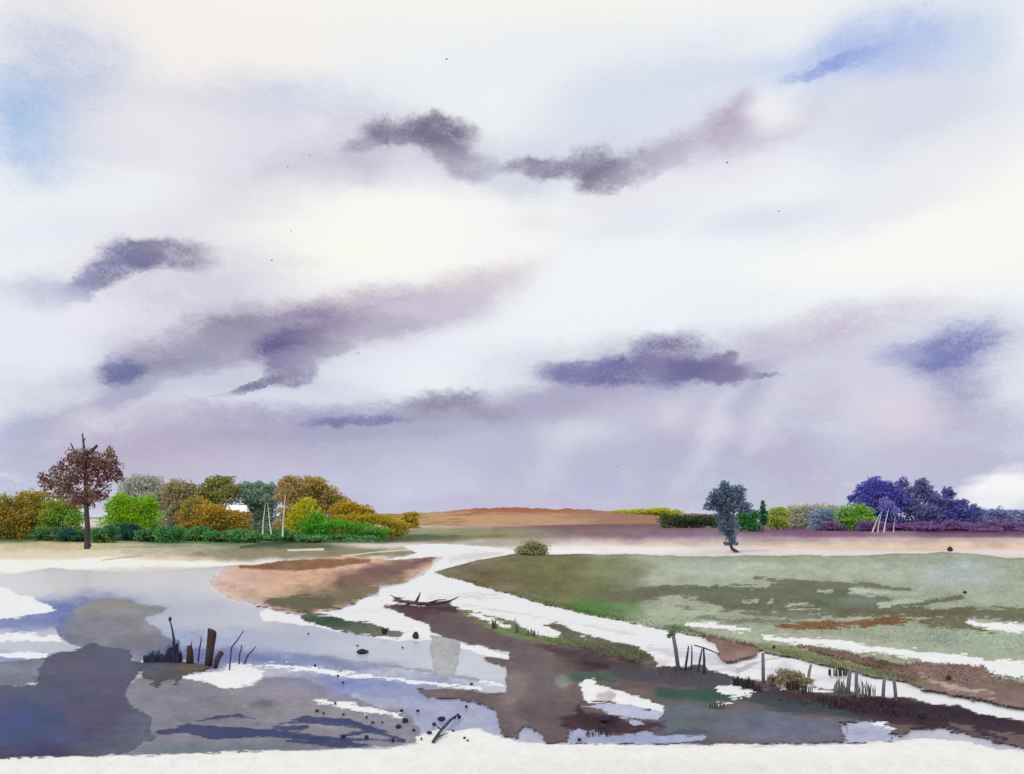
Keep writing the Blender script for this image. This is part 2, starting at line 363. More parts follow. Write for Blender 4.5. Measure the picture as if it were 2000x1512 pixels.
def dab(M, cx, cy, rx, ry, c, s=.9, soft=1.2, rot=0, w=1.0, dry=0.0):
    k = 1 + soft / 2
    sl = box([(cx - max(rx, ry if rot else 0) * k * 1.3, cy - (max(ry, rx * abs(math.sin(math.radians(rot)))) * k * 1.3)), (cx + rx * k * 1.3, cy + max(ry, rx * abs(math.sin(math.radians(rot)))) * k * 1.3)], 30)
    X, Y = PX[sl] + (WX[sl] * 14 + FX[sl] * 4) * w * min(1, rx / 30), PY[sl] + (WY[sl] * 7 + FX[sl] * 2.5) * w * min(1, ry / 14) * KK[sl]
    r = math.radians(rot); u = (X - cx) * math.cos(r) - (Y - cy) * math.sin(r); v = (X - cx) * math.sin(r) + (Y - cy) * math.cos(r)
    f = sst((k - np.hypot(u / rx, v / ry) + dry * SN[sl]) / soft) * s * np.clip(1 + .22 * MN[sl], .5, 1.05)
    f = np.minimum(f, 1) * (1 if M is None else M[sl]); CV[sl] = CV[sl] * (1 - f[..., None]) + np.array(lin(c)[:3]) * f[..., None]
def drag(M, pts, ws, c, s=.9, soft=4.0, dry=2.0, j=1.5):
    sl = box(pts, max(ws) + soft + 12)
    d = seg_dist(pts, ws, PX[sl], PY[sl]) + (JN[sl] * j + SN[sl] * dry) * KK[sl]
    f = sst(d / max(.6, soft) + .5) * s; f = f * (1 if M is None else M[sl]); CV[sl] = CV[sl] * (1 - f[..., None]) + np.array(lin(c)[:3]) * f[..., None]
def layer(name, poly, c, z=.02, wet=0.0, rough=.01, soft=2.2, jit=2.6, dry=1.6, edge=.12, washes=(), line=None, tint=None):
    """one bank: its outline (or centre line with widths), height, wetness, colour and the stains within it"""
    pts = line[0] if line else poly
    sl = box(pts, (max(line[1]) if line else 0) + soft + jit * 3 + 14)
    X, Y = PX[sl], PY[sl]
    sd = (seg_dist(line[0], line[1], X, Y) if line else sdist(poly, X, Y)) + (JN[sl] * jit + SN[sl] * dry) * KK[sl]
    m = sst(sd / soft / np.clip(KK[sl], .3, 1) + .5)
    NAMES.append(name); n = len(NAMES) - 1
    col = np.array(lin(c)[:3]); CV[sl] = CV[sl] * (1 - m[..., None]) + col * m[..., None]
    WET[sl] = WET[sl] * (1 - m) + wet * m; ZZ[sl] = ZZ[sl] * (1 - m) + z * m; RG_[sl] = RG_[sl] * (1 - m) + rough * m
    ID[sl] = np.where(m > .5, n, ID[sl])
    M = np.zeros(PX.shape, np.float32); M[sl] = m
    for w in washes:
        if w[0] == 'd': dab(M, *w[1:])
        else: drag(M, *w[1:])
    if edge:                                          # rim where silt has settled along the outline
        e = edge * np.exp(-((sd - 1.6) / 1.5) ** 2); CV[sl] *= (1 - e[..., None])
    return M
def d(*a): return ('d',) + a
def s(*a): return ('s',) + a

# fields and far ground (dry): bands of different crops, soil and grass
for q in [
 (1500, 1075, 1500, 12, (222, 211, 206), .95, 1.0), (1750, 1060, 500, 9, (214, 190, 170), .9, 1.2), (1900, 1066, 260, 8, (212, 184, 160), .8, 1.2),
 (1400, 1047, 700, 12, (166, 144, 152), .95, 1.2), (1350, 1034, 460, 12, (122, 96, 112), .97, 1.1), (1180, 1026, 190, 12, (120, 92, 96), .95, 1.1), (1220, 1042, 190, 9, (128, 104, 110), .9, 1.3), (1330, 1043, 90, 4, (128, 108, 138), .8, 1.2),
 (1840, 1034, 330, 13, (88, 52, 92), .97, .9), (1960, 1038, 220, 9, (96, 62, 86), .9, 1.0), (1620, 1040, 120, 8, (120, 84, 120), .9, 1.2), (1800, 1046, 260, 4, (124, 88, 112), .85, 1.3), (1200, 1074, 190, 7, (236, 230, 228), .9, 1.1), (1110, 1079, 50, 5, (240, 238, 236), .9, .8),
 (950, 1046, 130, 14, (136, 132, 104), .95, 1.1), (980, 1060, 110, 8, (176, 164, 150), .9, 1.2), (900, 1040, 120, 8, (140, 140, 100), .9, 1.1),
 (150, 1078, 420, 20, (212, 203, 172), .97, 1.0), (-300, 1078, 500, 20, (216, 208, 182), .97, 1.0), (150, 1100, 420, 9, (242, 237, 227), .97, .9), (-300, 1108, 500, 14, (242, 237, 227), .97, .9), (300, 1062, 260, 10, (150, 156, 112), .9, 1.2), (80, 1066, 130, 10, (196, 180, 140), .8, 1.3),
 (200, 1044, 480, 14, (64, 98, 64), .98, .8), (-300, 1044, 500, 14, (76, 98, 60), .98, .8), (420, 1052, 240, 10, (62, 104, 66), .95, 1.0),
 (480, 1080, 180, 14, (138, 132, 108), .96, .9), (640, 1076, 220, 10, (134, 128, 102), .96, .9), (330, 1090, 70, 5, (206, 196, 168), .8, 1.2), (560, 1066, 120, 7, (84, 96, 72), .9, 1.0),
]: dab(None, *q)
drag(None, [(470, 1069), (553, 1058), (615, 1053), (752, 1053), (830, 1050), (900, 1047)], [4, 11, 15, 16, 12, 1], (56, 76, 60), .95, 6, 1, 1)
drag(None, [(780, 1054), (880, 1052), (990, 1046)], [10, 12, 1], (100, 108, 74), .8, 10, 1, 1)
drag(None, [(563, 1075), (631, 1073)], [3, 4], (222, 214, 190), .9, 1.5, .5, .6); drag(None, [(668, 1086), (740, 1078), (815, 1073)], [2, 3, 2], (222, 214, 190), .8, 1.5, .5, .6)
drag(None, [(200, 1094), (250, 1088), (280, 1085)], [2, 3, 1.5], (150, 144, 128), .8, 1.5, .6, .6)

# open water
WATER = [(-9000, 1150), (-300, 1128), (38, 1120), (75, 1113), (108, 1108), (140, 1112), (230, 1116), (330, 1113), (420, 1107), (470, 1104), (560, 1110), (900, 1120), (1500, 1240), (2400, 1380), (9000, 1500), (9000, 1600), (-9000, 1600)]
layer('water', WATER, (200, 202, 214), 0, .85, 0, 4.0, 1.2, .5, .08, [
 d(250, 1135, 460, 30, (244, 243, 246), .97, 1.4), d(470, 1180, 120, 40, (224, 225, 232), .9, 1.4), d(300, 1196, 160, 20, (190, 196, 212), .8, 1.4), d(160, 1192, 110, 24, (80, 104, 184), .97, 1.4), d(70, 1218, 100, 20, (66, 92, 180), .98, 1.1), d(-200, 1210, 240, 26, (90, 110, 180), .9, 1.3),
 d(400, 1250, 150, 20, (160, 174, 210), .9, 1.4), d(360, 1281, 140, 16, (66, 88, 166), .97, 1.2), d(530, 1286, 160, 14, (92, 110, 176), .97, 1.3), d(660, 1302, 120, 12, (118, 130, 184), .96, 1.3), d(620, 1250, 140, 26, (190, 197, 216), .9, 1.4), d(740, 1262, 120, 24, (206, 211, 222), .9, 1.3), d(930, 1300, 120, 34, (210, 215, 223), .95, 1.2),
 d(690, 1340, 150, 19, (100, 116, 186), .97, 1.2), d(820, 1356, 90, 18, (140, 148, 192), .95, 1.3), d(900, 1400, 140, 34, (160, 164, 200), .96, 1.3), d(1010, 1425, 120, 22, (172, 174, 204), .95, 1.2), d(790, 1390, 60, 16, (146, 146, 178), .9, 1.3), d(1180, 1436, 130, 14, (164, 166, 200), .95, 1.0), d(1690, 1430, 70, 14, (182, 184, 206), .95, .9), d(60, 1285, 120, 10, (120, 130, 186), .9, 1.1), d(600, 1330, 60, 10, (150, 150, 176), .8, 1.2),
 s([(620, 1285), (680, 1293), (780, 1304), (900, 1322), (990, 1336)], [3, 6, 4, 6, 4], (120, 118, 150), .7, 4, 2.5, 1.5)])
# orange spit
layer('sand_spit', [(436, 1108), (476, 1104), (578, 1093), (677, 1087), (749, 1092), (800, 1085), (868, 1076), (880, 1080), (845, 1094), (842, 1106), (815, 1124), (790, 1138), (742, 1148), (735, 1160), (700, 1170), (693, 1178), (655, 1191), (600, 1198), (560, 1196), (512, 1184), (470, 1176), (430, 1160), (405, 1135)], (206, 166, 140), .045, .0, .012, 5, 1.6, 1.2, .06, [
 d(400, 1140, 40, 46, (206, 200, 206), .98, 1.6), d(470, 1178, 60, 18, (200, 190, 196), .97, 1.5), d(520, 1135, 80, 26, (208, 168, 142), .9, 1.4), d(470, 1150, 60, 30, (204, 176, 160), .8, 1.5), d(560, 1160, 80, 18, (192, 162, 138), .8, 1.4),
 s([(470, 1108), (578, 1104), (650, 1100), (721, 1096)], [6, 22, 16, 8], (128, 94, 68), .95, 4, 1.5, 1.5), s([(680, 1142), (740, 1122), (790, 1106), (845, 1090)], [46, 44, 30, 10], (112, 86, 86), .95, 18, 4, 3), s([(600, 1184), (660, 1168), (720, 1154), (780, 1134)], [30, 34, 26, 18], (122, 108, 92), .9, 16, 5, 3),
 s([(520, 1176), (580, 1180), (640, 1174)], [10, 34, 26], (94, 92, 74), .96, 12, 4, 3), d(650, 1158, 60, 18, (104, 102, 78), .8, 1.3), d(700, 1128, 50, 12, (132, 100, 88), .7, 1.3)])
# pale stream
STREAM = [(749, 1093), (789, 1088), (814, 1080), (789, 1066), (830, 1063), (888, 1063), (950, 1068), (1000, 1076), (1030, 1090), (1060, 1120), (1100, 1150), (1300, 1200), (1700, 1280), (1840, 1330), (2000, 1365), (2600, 1460), (2600, 1520),
 (1960, 1420), (1700, 1375), (1500, 1345), (1290, 1310), (1240, 1280), (1090, 1255), (985, 1250), (900, 1238), (862, 1256), (760, 1248), (700, 1240), (600, 1222), (515, 1210), (506, 1196), (520, 1191), (590, 1206), (605, 1199), (655, 1194), (693, 1183), (705, 1172), (737, 1163), (745, 1150), (792, 1141), (818, 1127), (834, 1115), (850, 1100), (872, 1086), (838, 1088), (800, 1092)]
layer('stream', STREAM, (240, 239, 238), .004, .25, 0, 2, 1.6, 1.2, .03, [
 s([(880, 1092), (930, 1086), (980, 1082)], [10, 14, 6], (208, 202, 204), .8, 10, 5, 2), s([(840, 1166), (900, 1168), (960, 1164), (1010, 1156)], [6, 9, 6, 3], (206, 203, 206), .75, 5, 5, 2), s([(900, 1180), (1000, 1196), (1100, 1214), (1240, 1240)], [3, 3, 3, 3], (206, 204, 208), .7, 2, 2, 1.5), s([(640, 1196), (700, 1196), (760, 1190)], [4, 8, 4], (222, 220, 222), .7, 5, 4, 2),
 s([(1270, 1268), (1330, 1276), (1420, 1296), (1440, 1312)], [14, 22, 26, 12], (206, 200, 212), .85, 10, 5, 3), s([(1460, 1300), (1560, 1316), (1700, 1345)], [10, 12, 8], (214, 210, 220), .8, 7, 4, 3), d(1530, 1302, 22, 14, (204, 198, 212), .8, .8), d(1290, 1296, 20, 9, (210, 194, 190), .7, 1.2), s([(1440, 1312), (1470, 1296), (1500, 1290), (1560, 1276)], [8, 5, 4, 2], (176, 172, 182), .8, 3, 2, 1)])
# meadow
MEADOW = [(846, 1117), (900, 1103), (950, 1091), (1010, 1081), (1040, 1083), (1100, 1083), (1200, 1082), (1350, 1086), (1500, 1085), (1700, 1084), (1790, 1080), (1850, 1078), (1910, 1083), (1960, 1090), (2600, 1096), (9000, 1130), (9000, 1500), (2600, 1400), (2050, 1360), (1900, 1345), (1790, 1334), (1700, 1318), (1600, 1296), (1500, 1272), (1450, 1260), (1400, 1250), (1300, 1229), (1215, 1213), (1150, 1200), (1060, 1179), (1000, 1163), (905, 1136), (870, 1126)]
mead = layer('meadow', MEADOW, (160, 165, 147), .06, 0, .02, 2, 1.5, .8, .2, [
 d(1600, 1092, 600, 7, (150, 160, 138), .85, 1.2), d(1400, 1112, 110, 22, (174, 184, 168), .8, 1.4), d(1880, 1122, 70, 30, (172, 182, 184), .7, 1.4), d(1700, 1110, 120, 18, (174, 178, 164), .7, 1.4), d(1930, 1240, 110, 26, (168, 184, 160), .7, 1.4), d(1300, 1205, 90, 22, (168, 176, 152), .8, 1.3),
 d(980, 1130, 170, 40, (104, 92, 66), .98, 1.0), d(1090, 1135, 120, 60, (110, 104, 74), .98, 1.1), d(1130, 1170, 110, 50, (112, 116, 78), .95, 1.2), d(1080, 1100, 120, 18, (112, 112, 76), .95, 1.1), d(1190, 1110, 60, 22, (130, 132, 102), .8, 1.3), d(1180, 1190, 60, 22, (88, 124, 66), .97, 1.2), d(1215, 1180, 30, 24, (98, 130, 78), .8, 1.3), d(1220, 1160, 60, 16, (108, 108, 84), .95, 1.0),
 s([(1230, 1162), (1300, 1152), (1380, 1158), (1450, 1160)], [22, 26, 22, 14], (108, 108, 92), .96, 4, 3, 3), s([(1300, 1150), (1420, 1168), (1520, 1170), (1640, 1170), (1740, 1184)], [10, 42, 60, 66, 30], (106, 107, 90), .97, 3, 4, 4), s([(1476, 1129), (1530, 1136), (1600, 1146), (1680, 1142), (1780, 1154)], [3, 8, 20, 12, 3], (108, 110, 96), .96, 2, 2, 2), s([(1560, 1190), (1700, 1186), (1800, 1180), (1876, 1168)], [24, 14, 12, 9], (104, 106, 88), .96, 3, 3, 2),
 s([(1640, 1196), (1760, 1196), (1880, 1198), (2100, 1204)], [14, 20, 20, 30], (106, 104, 82), .96, 4, 6, 3), s([(1800, 1212), (1880, 1220), (1940, 1226)], [12, 22, 10], (100, 98, 70), .9, 5, 6, 3), s([(1320, 1186), (1400, 1192), (1500, 1200), (1600, 1206)], [3, 6, 8, 8], (116, 118, 102), .9, 2, 3, 2), s([(1340, 1206), (1440, 1212), (1540, 1214)], [3, 6, 4], (118, 120, 102), .85, 2, 3, 1.5), d(1700, 1170, 50, 16, (116, 128, 122), .8, 1.3), d(1630, 1165, 40, 12, (92, 112, 84), .6, 1.3),
 s([(1664, 1152), (1700, 1158), (1740, 1160)], [12, 10, 4], (178, 186, 166), .95, 2, 3, 1.5), s([(1720, 1180), (1760, 1176), (1800, 1174)], [8, 8, 4], (174, 182, 160), .95, 2, 3, 1.5), s([(1456, 1177), (1478, 1175)], [6, 8], (170, 178, 156), .9, 1.5, 3, 1), s([(1500, 1180), (1508, 1174)], [5, 6], (170, 178, 156), .9, 1.5, 3, 1), s([(1540, 1186), (1600, 1188)], [5, 6], (170, 178, 156), .9, 1.5, 3, 1), s([(1600, 1155), (1626, 1154)], [4, 4], (170, 178, 156), .9, 1.5, 2, 1),
 s([(1514, 1224), (1560, 1224), (1640, 1218), (1740, 1212), (1800, 1210)], [4, 16, 14, 12, 5], (124, 92, 60), .97, 2, 3, 2), d(1850, 1246, 70, 14, (150, 160, 146), .7, 1.3), s([(1490, 1262), (1600, 1286), (1700, 1306), (1790, 1326)], [12, 22, 24, 8], (136, 142, 104), .95, 6, 3, 2), s([(1580, 1268), (1640, 1288), (1720, 1300), (1780, 1312)], [3, 9, 12, 6], (100, 86, 70), .9, 3, 4, 2), d(1480, 1250, 40, 10, (158, 166, 138), .8, 1.2), d(1315, 1225, 22, 7, (92, 112, 72), .8, 1.3)])
layer('sandbar', None, (238, 237, 236), .075, .1, 0, 1.6, 2.4, 2.6, .04, line=([(1494, 1247), (1600, 1253), (1700, 1268), (1800, 1280), (1900, 1295), (1960, 1305), (2200, 1340)], [7, 13, 16, 20, 22, 26, 34]))
layer('sandbar', None, (236, 235, 232), .075, .1, 0, 1.4, 2.2, 3.0, .04, line=([(1344, 1218), (1390, 1222), (1430, 1228), (1466, 1231)], [7, 11, 8, 5]))
layer('sandbar', None, (238, 237, 236), .075, .1, 0, 1.4, 2.2, 3.0, .04, line=([(1890, 1213), (1930, 1222), (1980, 1226), (2200, 1250)], [1, 9, 16, 24]))
layer('mud_bank', [(1560, 1262), (1640, 1272), (1700, 1286), (1770, 1299), (1800, 1296), (1922, 1301), (1936, 1320), (1968, 1328), (2600, 1440), (2600, 1480), (1965, 1376), (1920, 1366), (1860, 1356), (1800, 1344), (1760, 1322), (1700, 1304), (1640, 1284)], (134, 110, 106), .085, 0, .02, 2, 1.8, 1.6, .14, [
 d(1860, 1320, 90, 16, (138, 112, 108), .9, 1.3), d(1720, 1296, 60, 10, (106, 94, 70), .95, 1.2), d(1800, 1330, 60, 10, (124, 116, 92), .9, 1.2), d(1930, 1345, 60, 14, (120, 102, 92), .9, 1.3), s([(1800, 1322), (1860, 1342), (1940, 1358)], [3, 8, 5], (196, 178, 170), .6, 3, 5, 2)])
layer('mud_bank', [(1345, 1230), (1385, 1240), (1440, 1252), (1482, 1266), (1474, 1278), (1440, 1290), (1418, 1294), (1404, 1282), (1398, 1262), (1376, 1245)], (134, 108, 102), .08, 0, .015, 1.8, 1.6, 1.2, .14, [d(1440, 1262, 40, 8, (122, 100, 84), .9, 1.2), d(1430, 1284, 30, 8, (150, 122, 120), .8, 1.2)])

# shoals of the lower left, just awash: their edges melt into the water
layer('mudflat_and_reflection', [(112, 1210), (160, 1182), (210, 1170), (262, 1171), (332, 1188), (308, 1200), (286, 1208), (322, 1238), (350, 1250), (356, 1285), (290, 1300), (200, 1268), (140, 1262), (118, 1245)], (134, 134, 142), .008, .55, .004, 5, 3.2, 1.4, .05, [
 d(120, 1220, 40, 40, (88, 106, 172), .96, 1.6), d(230, 1184, 70, 12, (142, 139, 130), .9, 1.3), d(200, 1224, 60, 18, (126, 124, 132), .9, 1.4), d(330, 1275, 44, 22, (82, 96, 150), .95, 1.5), d(330, 1240, 30, 14, (124, 126, 136), .8, 1.4), d(150, 1255, 40, 16, (110, 112, 128), .8, 1.4), d(280, 1262, 50, 14, (118, 114, 122), .9, 1.4)])
layer('mudflat_and_reflection', [(-4000, 1300), (30, 1291), (92, 1285), (90, 1305), (76, 1330), (30, 1342), (-4000, 1380)], (110, 116, 130), .008, .6, .004, 3, 2, 1.5, .12, [d(50, 1310, 60, 10, (120, 126, 140), .9, 1.3)])
layer('mudflat_and_reflection', [(240, 1345), (270, 1322), (330, 1312), (372, 1322), (428, 1341), (490, 1343), (520, 1322), (580, 1322), (640, 1345), (720, 1376), (800, 1400), (818, 1425), (812, 1448), (770, 1460), (500, 1474), (240, 1488)], (134, 131, 140), .007, .5, .004, 5, 3, 1.6, .05, [
 d(640, 1345, 110, 20, (126, 134, 176), .96, 1.6), d(560, 1365, 110, 26, (150, 141, 148), .9, 1.5), d(510, 1374, 24, 10, (104, 108, 112), .9, 1.2), d(350, 1360, 100, 24, (128, 128, 138), .9, 1.4), d(700, 1400, 100, 24, (146, 140, 152), .9, 1.5), d(770, 1430, 60, 20, (140, 140, 154), .9, 1.5), d(450, 1462, 190, 14, (112, 122, 132), .96, 1.4), d(620, 1400, 90, 14, (152, 144, 150), .9, 1.4), d(430, 1392, 80, 14, (122, 120, 128), .9, 1.4), d(600, 1450, 80, 12, (124, 122, 132), .9, 1.4)])
layer('mudflat_and_reflection', [(-4000, 1380), (-100, 1336), (30, 1341), (74, 1333), (78, 1318), (72, 1309), (94, 1285), (182, 1258), (206, 1266), (252, 1270), (258, 1292), (288, 1300), (268, 1322), (250, 1340), (246, 1362), (264, 1382), (292, 1398), (300, 1440), (250, 1468), (180, 1484), (-4000, 1560)], (76, 76, 100), .014, .5, .005, 3, 2.8, 1.2, .12, [
 d(50, 1428, 110, 46, (56, 70, 126), .95, 1.6), d(180, 1320, 70, 34, (88, 82, 106), .9, 1.5), d(120, 1360, 60, 30, (72, 76, 104), .9, 1.5), d(230, 1300, 40, 24, (80, 84, 108), .9, 1.5), d(60, 1472, 120, 20, (60, 52, 88), .97, 1.4), d(275, 1430, 46, 60, (94, 98, 116), .95, 1.5), d(170, 1400, 70, 30, (80, 72, 100), .9, 1.5), d(220, 1465, 60, 16, (90, 88, 108), .9, 1.4), d(40, 1350, 60, 14, (78, 84, 108), .8, 1.4), d(80, 1410, 30, 14, (54, 74, 110), .8, 1.4)])
layer('mud_bank', [(264, 1302), (310, 1290), (360, 1290), (412, 1297), (408, 1307), (378, 1314), (352, 1326), (344, 1336), (326, 1326), (304, 1338), (292, 1330), (276, 1320)], (88, 84, 86), .03, .2, .012, 4, 4.0, 2.0, .1, [d(300, 1308, 40, 12, (84, 90, 108), .8, 1.4), d(380, 1303, 40, 7, (104, 96, 84), .9, 1.2)])
for pp, ww in (([(385, 1409), (420, 1401), (465, 1397), (498, 1404)], [5, 6, 7, 6]), ([(300, 1432), (370, 1424), (430, 1432), (520, 1432), (620, 1444), (790, 1446)], [4, 20, 24, 14, 11, 3]), ([(545, 1414), (600, 1405), (680, 1412), (765, 1432)], [2, 12, 14, 2]), ([(500, 1415), (560, 1422), (600, 1420)], [2, 6, 2]), ([(660, 1438), (730, 1428), (790, 1446)], [2, 8, 2]), ([(560, 1446), (640, 1452), (730, 1456)], [3, 14, 3])):
    layer('mudflat_and_reflection', None, (56, 64, 104), .012, .45, .004, 3, 1.6, 1.6, .06, [d(pp[1][0], pp[1][1], 60, 10, (66, 68, 106), .8, 1.4)], line=(pp, ww))
def white(pts=None, line=None, z=.01, c=(238, 237, 236), soft=1.6, jit=2.0, dry=2.2): layer('sandbar', pts, c, z, .1, .004, soft, jit, dry, .03, line=line)
white([(-4000, 1130), (0, 1146), (60, 1168), (108, 1190), (70, 1200), (30, 1208), (-4000, 1250)])
white([(-4000, 1236), (30, 1239), (110, 1241), (126, 1255), (60, 1252), (-4000, 1256)]); white([(-4000, 1270), (30, 1274), (92, 1279), (70, 1285), (30, 1287), (-4000, 1296)])
white([(358, 1323), (400, 1313), (440, 1310), (452, 1296), (480, 1298), (515, 1312), (508, 1326), (470, 1345), (430, 1343), (405, 1332)])
white(line=([(482, 1298), (560, 1302), (640, 1311), (720, 1321), (840, 1334), (940, 1346)], [5, 9, 11, 8, 7, 2]), dry=3)
white(line=([(278, 1291), (340, 1291), (400, 1292)], [2, 3, 2]), jit=1, dry=1.5)
white(line=([(614, 1368), (680, 1378), (740, 1392), (784, 1401)], [3, 11, 12, 3]), dry=3)
white([(895, 1252), (935, 1256), (998, 1280), (995, 1290), (950, 1282), (905, 1268)]); white(line=([(940, 1330), (985, 1340)], [5, 12]), dry=3)
# middle and right mud, with upright water reflections painted in as flat patches
layer('mudflat_and_reflection', [(838, 1238), (898, 1246), (897, 1285), (888, 1316), (868, 1328), (850, 1314), (840, 1285)], (172, 172, 172), .006, .4, .002, 3, 1.6, .6, .12, [d(866, 1300, 24, 22, (180, 180, 182), .8, 1.4)])  # grey upright reflection in the water, painted as a flat patch
layer('mudflat_and_reflection', [(588, 1203), (600, 1198), (640, 1201), (720, 1217), (790, 1236), (778, 1243), (700, 1240), (630, 1224), (600, 1213)], (96, 102, 88), .02, .1, .01, 2, 1.6, 2.2, .12, [d(640, 1210, 60, 10, (44, 78, 58), .96, 1.2), d(760, 1236, 30, 6, (120, 112, 104), .8, 1.2)])
MUD_AND_REFLECTION = [(752, 1185), (800, 1180), (850, 1181), (905, 1191), (940, 1196), (985, 1208), (1005, 1216), (1040, 1238), (1085, 1246), (1094, 1238), (1062, 1222), (1085, 1215), (1150, 1240), (1240, 1263), (1275, 1282), (1284, 1302), (1340, 1303), (1372, 1299), (1390, 1312), (1440, 1325), (1500, 1330), (1560, 1337), (1660, 1348), (1705, 1362), (1780, 1362), (1810, 1370), (1870, 1378), (1900, 1390), (1965, 1402), (2600, 1500), (2600, 1600), (1965, 1454), (1920, 1442), (1880, 1432), (1830, 1424), (1780, 1424), (1762, 1440), (1738, 1430), (1735, 1416), (1700, 1410), (1640, 1412), (1650, 1452), (1400, 1456), (1290, 1448), (1250, 1440), (1235, 1430), (1200, 1440), (1160, 1430), (1112, 1428), (1108, 1450), (1066, 1453), (1058, 1432), (1024, 1418), (1008, 1440), (985, 1436), (972, 1404), (968, 1388), (930, 1372), (890, 1364), (830, 1362), (816, 1346), (880, 1347), (940, 1352), (985, 1352), (990, 1300), (935, 1287), (955, 1282), (996, 1290), (994, 1276), (930, 1262), (870, 1246), (842, 1236), (838, 1222), (800, 1206)]  # mud outline that also takes in the upright brown reflection below it
mud = layer('mud_bank', MUD_AND_REFLECTION, (104, 90, 90), .022, .25, .022, 2.6, 1.8, 1.6, .16, [
 d(1040, 1330, 70, 60, (112, 102, 102), .9, 1.4), d(800, 1196, 60, 16, (84, 58, 66), .95, 1.3), s([(770, 1184), (860, 1186), (950, 1200)], [6, 14, 6], (70, 50, 52), .95, 6, 3, 2), s([(840, 1212), (930, 1240), (1000, 1258)], [26, 24, 18], (96, 82, 84), .9, 12, 3, 2), s([(900, 1196), (960, 1206), (1010, 1222)], [4, 12, 6], (124, 128, 84), .95, 4, 4, 2), s([(930, 1214), (1000, 1232), (1090, 1250), (1180, 1266)], [6, 20, 22, 14], (118, 132, 80), .97, 8, 3, 3),
 s([(1085, 1225), (1160, 1252), (1260, 1286)], [14, 30, 30], (104, 100, 82), .95, 10, 3, 3), s([(1110, 1250), (1180, 1270), (1260, 1290)], [10, 20, 14], (98, 106, 76), .8, 12, 3, 3), s([(1050, 1262), (1120, 1280), (1220, 1304), (1290, 1320)], [10, 26, 28, 14], (76, 56, 60), .95, 12, 4, 3), d(1132, 1292, 40, 9, (46, 28, 36), .95, 1.4), d(1040, 1285, 60, 14, (104, 88, 88), .9, 1.4),
 s([(1200, 1316), (1300, 1322), (1400, 1326), (1460, 1336)], [26, 40, 34, 14], (76, 74, 80), .95, 14, 4, 3), d(1230, 1350, 40, 12, (112, 98, 92), .95, 1.0), s([(1100, 1326), (1150, 1318), (1200, 1320)], [14, 16, 12], (66, 96, 80), .95, 8, 3, 2), d(1092, 1322, 16, 14, (140, 144, 138), .9, 1.1), s([(1290, 1352), (1380, 1360), (1460, 1356)], [16, 30, 20], (54, 84, 74), .95, 12, 3, 3),
 s([(1470, 1350), (1560, 1362), (1680, 1372)], [12, 30, 26], (66, 54, 60), .95, 12, 4, 3), s([(1600, 1374), (1720, 1386), (1840, 1400), (1990, 1424)], [24, 52, 54, 36], (58, 40, 52), .97, 10, 3, 3), s([(1720, 1374), (1860, 1390), (1960, 1408)], [12, 20, 8], (46, 34, 50), .95, 8, 3, 2), s([(1860, 1416), (1920, 1432), (2000, 1450)], [6, 14, 20], (112, 94, 92), .9, 4, 4, 2), s([(1900, 1428), (1965, 1444)], [5, 9], (52, 38, 50), .95, 3, 3, 2),
 d(1400, 1410, 130, 32, (104, 110, 124), .97, 1.3), d(1540, 1425, 130, 26, (110, 112, 134), .97, 1.3), d(1330, 1395, 60, 24, (92, 104, 108), .95, 1.4), d(1320, 1440, 70, 12, (82, 92, 112), .95, 1.2), d(1480, 1400, 70, 14, (100, 106, 118), .9, 1.4), s([(1440, 1350), (1500, 1372), (1600, 1388), (1660, 1396)], [16, 26, 20, 8], (58, 70, 74), .9, 12, 4, 3), s([(1290, 1436), (1340, 1428), (1380, 1430)], [8, 12, 5], (78, 90, 100), .9, 5, 3, 2),
 d(1080, 1410, 50, 40, (100, 86, 88), .95, 1.4), s([(1110, 1412), (1190, 1416), (1290, 1420)], [30, 38, 22], (66, 44, 54), .96, 14, 4, 3), s([(1130, 1384), (1140, 1404), (1200, 1412)], [12, 20, 14], (58, 38, 50), .95, 8, 3, 2), d(1182, 1404, 20, 8, (30, 18, 34), .95, 1.3), d(1030, 1300, 26, 30, (104, 90, 92), .8, 1.4), d(1000, 1345, 26, 26, (136, 124, 120), .9, 1.2), d(860, 1354, 50, 9, (118, 104, 104), .95, 1.2), d(1000, 1420, 20, 22, (120, 108, 112), .9, 1.3)])  # first wash: upright brown reflection put into the colour
layer('mud_bank', None, (92, 68, 70), .012, .2, .006, 2.5, 2.2, 3.0, .08, line=([(772, 1172), (800, 1178), (840, 1183), (875, 1178), (898, 1168)], [2, 6, 11, 7, 2]))
def gap(pts=None, line=None, c=(238, 237, 236), wet=.15, z=.024, soft=1.6, jit=1.8, dry=2.0, washes=()): layer('pool', pts, c, z, wet, .003, soft, jit, dry, .04, washes, line=line)
gap([(1130, 1336), (1150, 1330), (1170, 1337), (1205, 1347), (1250, 1362), (1297, 1380), (1293, 1392), (1240, 1378), (1142, 1372)], washes=[d(1178, 1354, 20, 13, (180, 168, 162), .95, .5), d(1118, 1350, 14, 16, (150, 164, 164), .9, 1.0)])
gap([(1136, 1380), (1180, 1374), (1230, 1378), (1290, 1394), (1284, 1408), (1236, 1404), (1200, 1396)], c=(186, 187, 210), wet=.5)
gap([(1210, 1402), (1236, 1400), (1262, 1414), (1240, 1420)], c=(180, 180, 206), wet=.5); gap([(1112, 1430), (1130, 1424), (1230, 1440), (1260, 1428), (1300, 1440), (1380, 1436), (1370, 1446), (1290, 1456), (1112, 1454)], c=(168, 170, 202), wet=.6)
gap([(1402, 1344), (1430, 1338), (1472, 1346), (1466, 1362), (1408, 1358)], dry=4.5); gap(line=([(1396, 1371), (1430, 1374)], [3, 4]), dry=3); gap(line=([(1525, 1338), (1580, 1346), (1640, 1352)], [8, 6, 2]), dry=3)
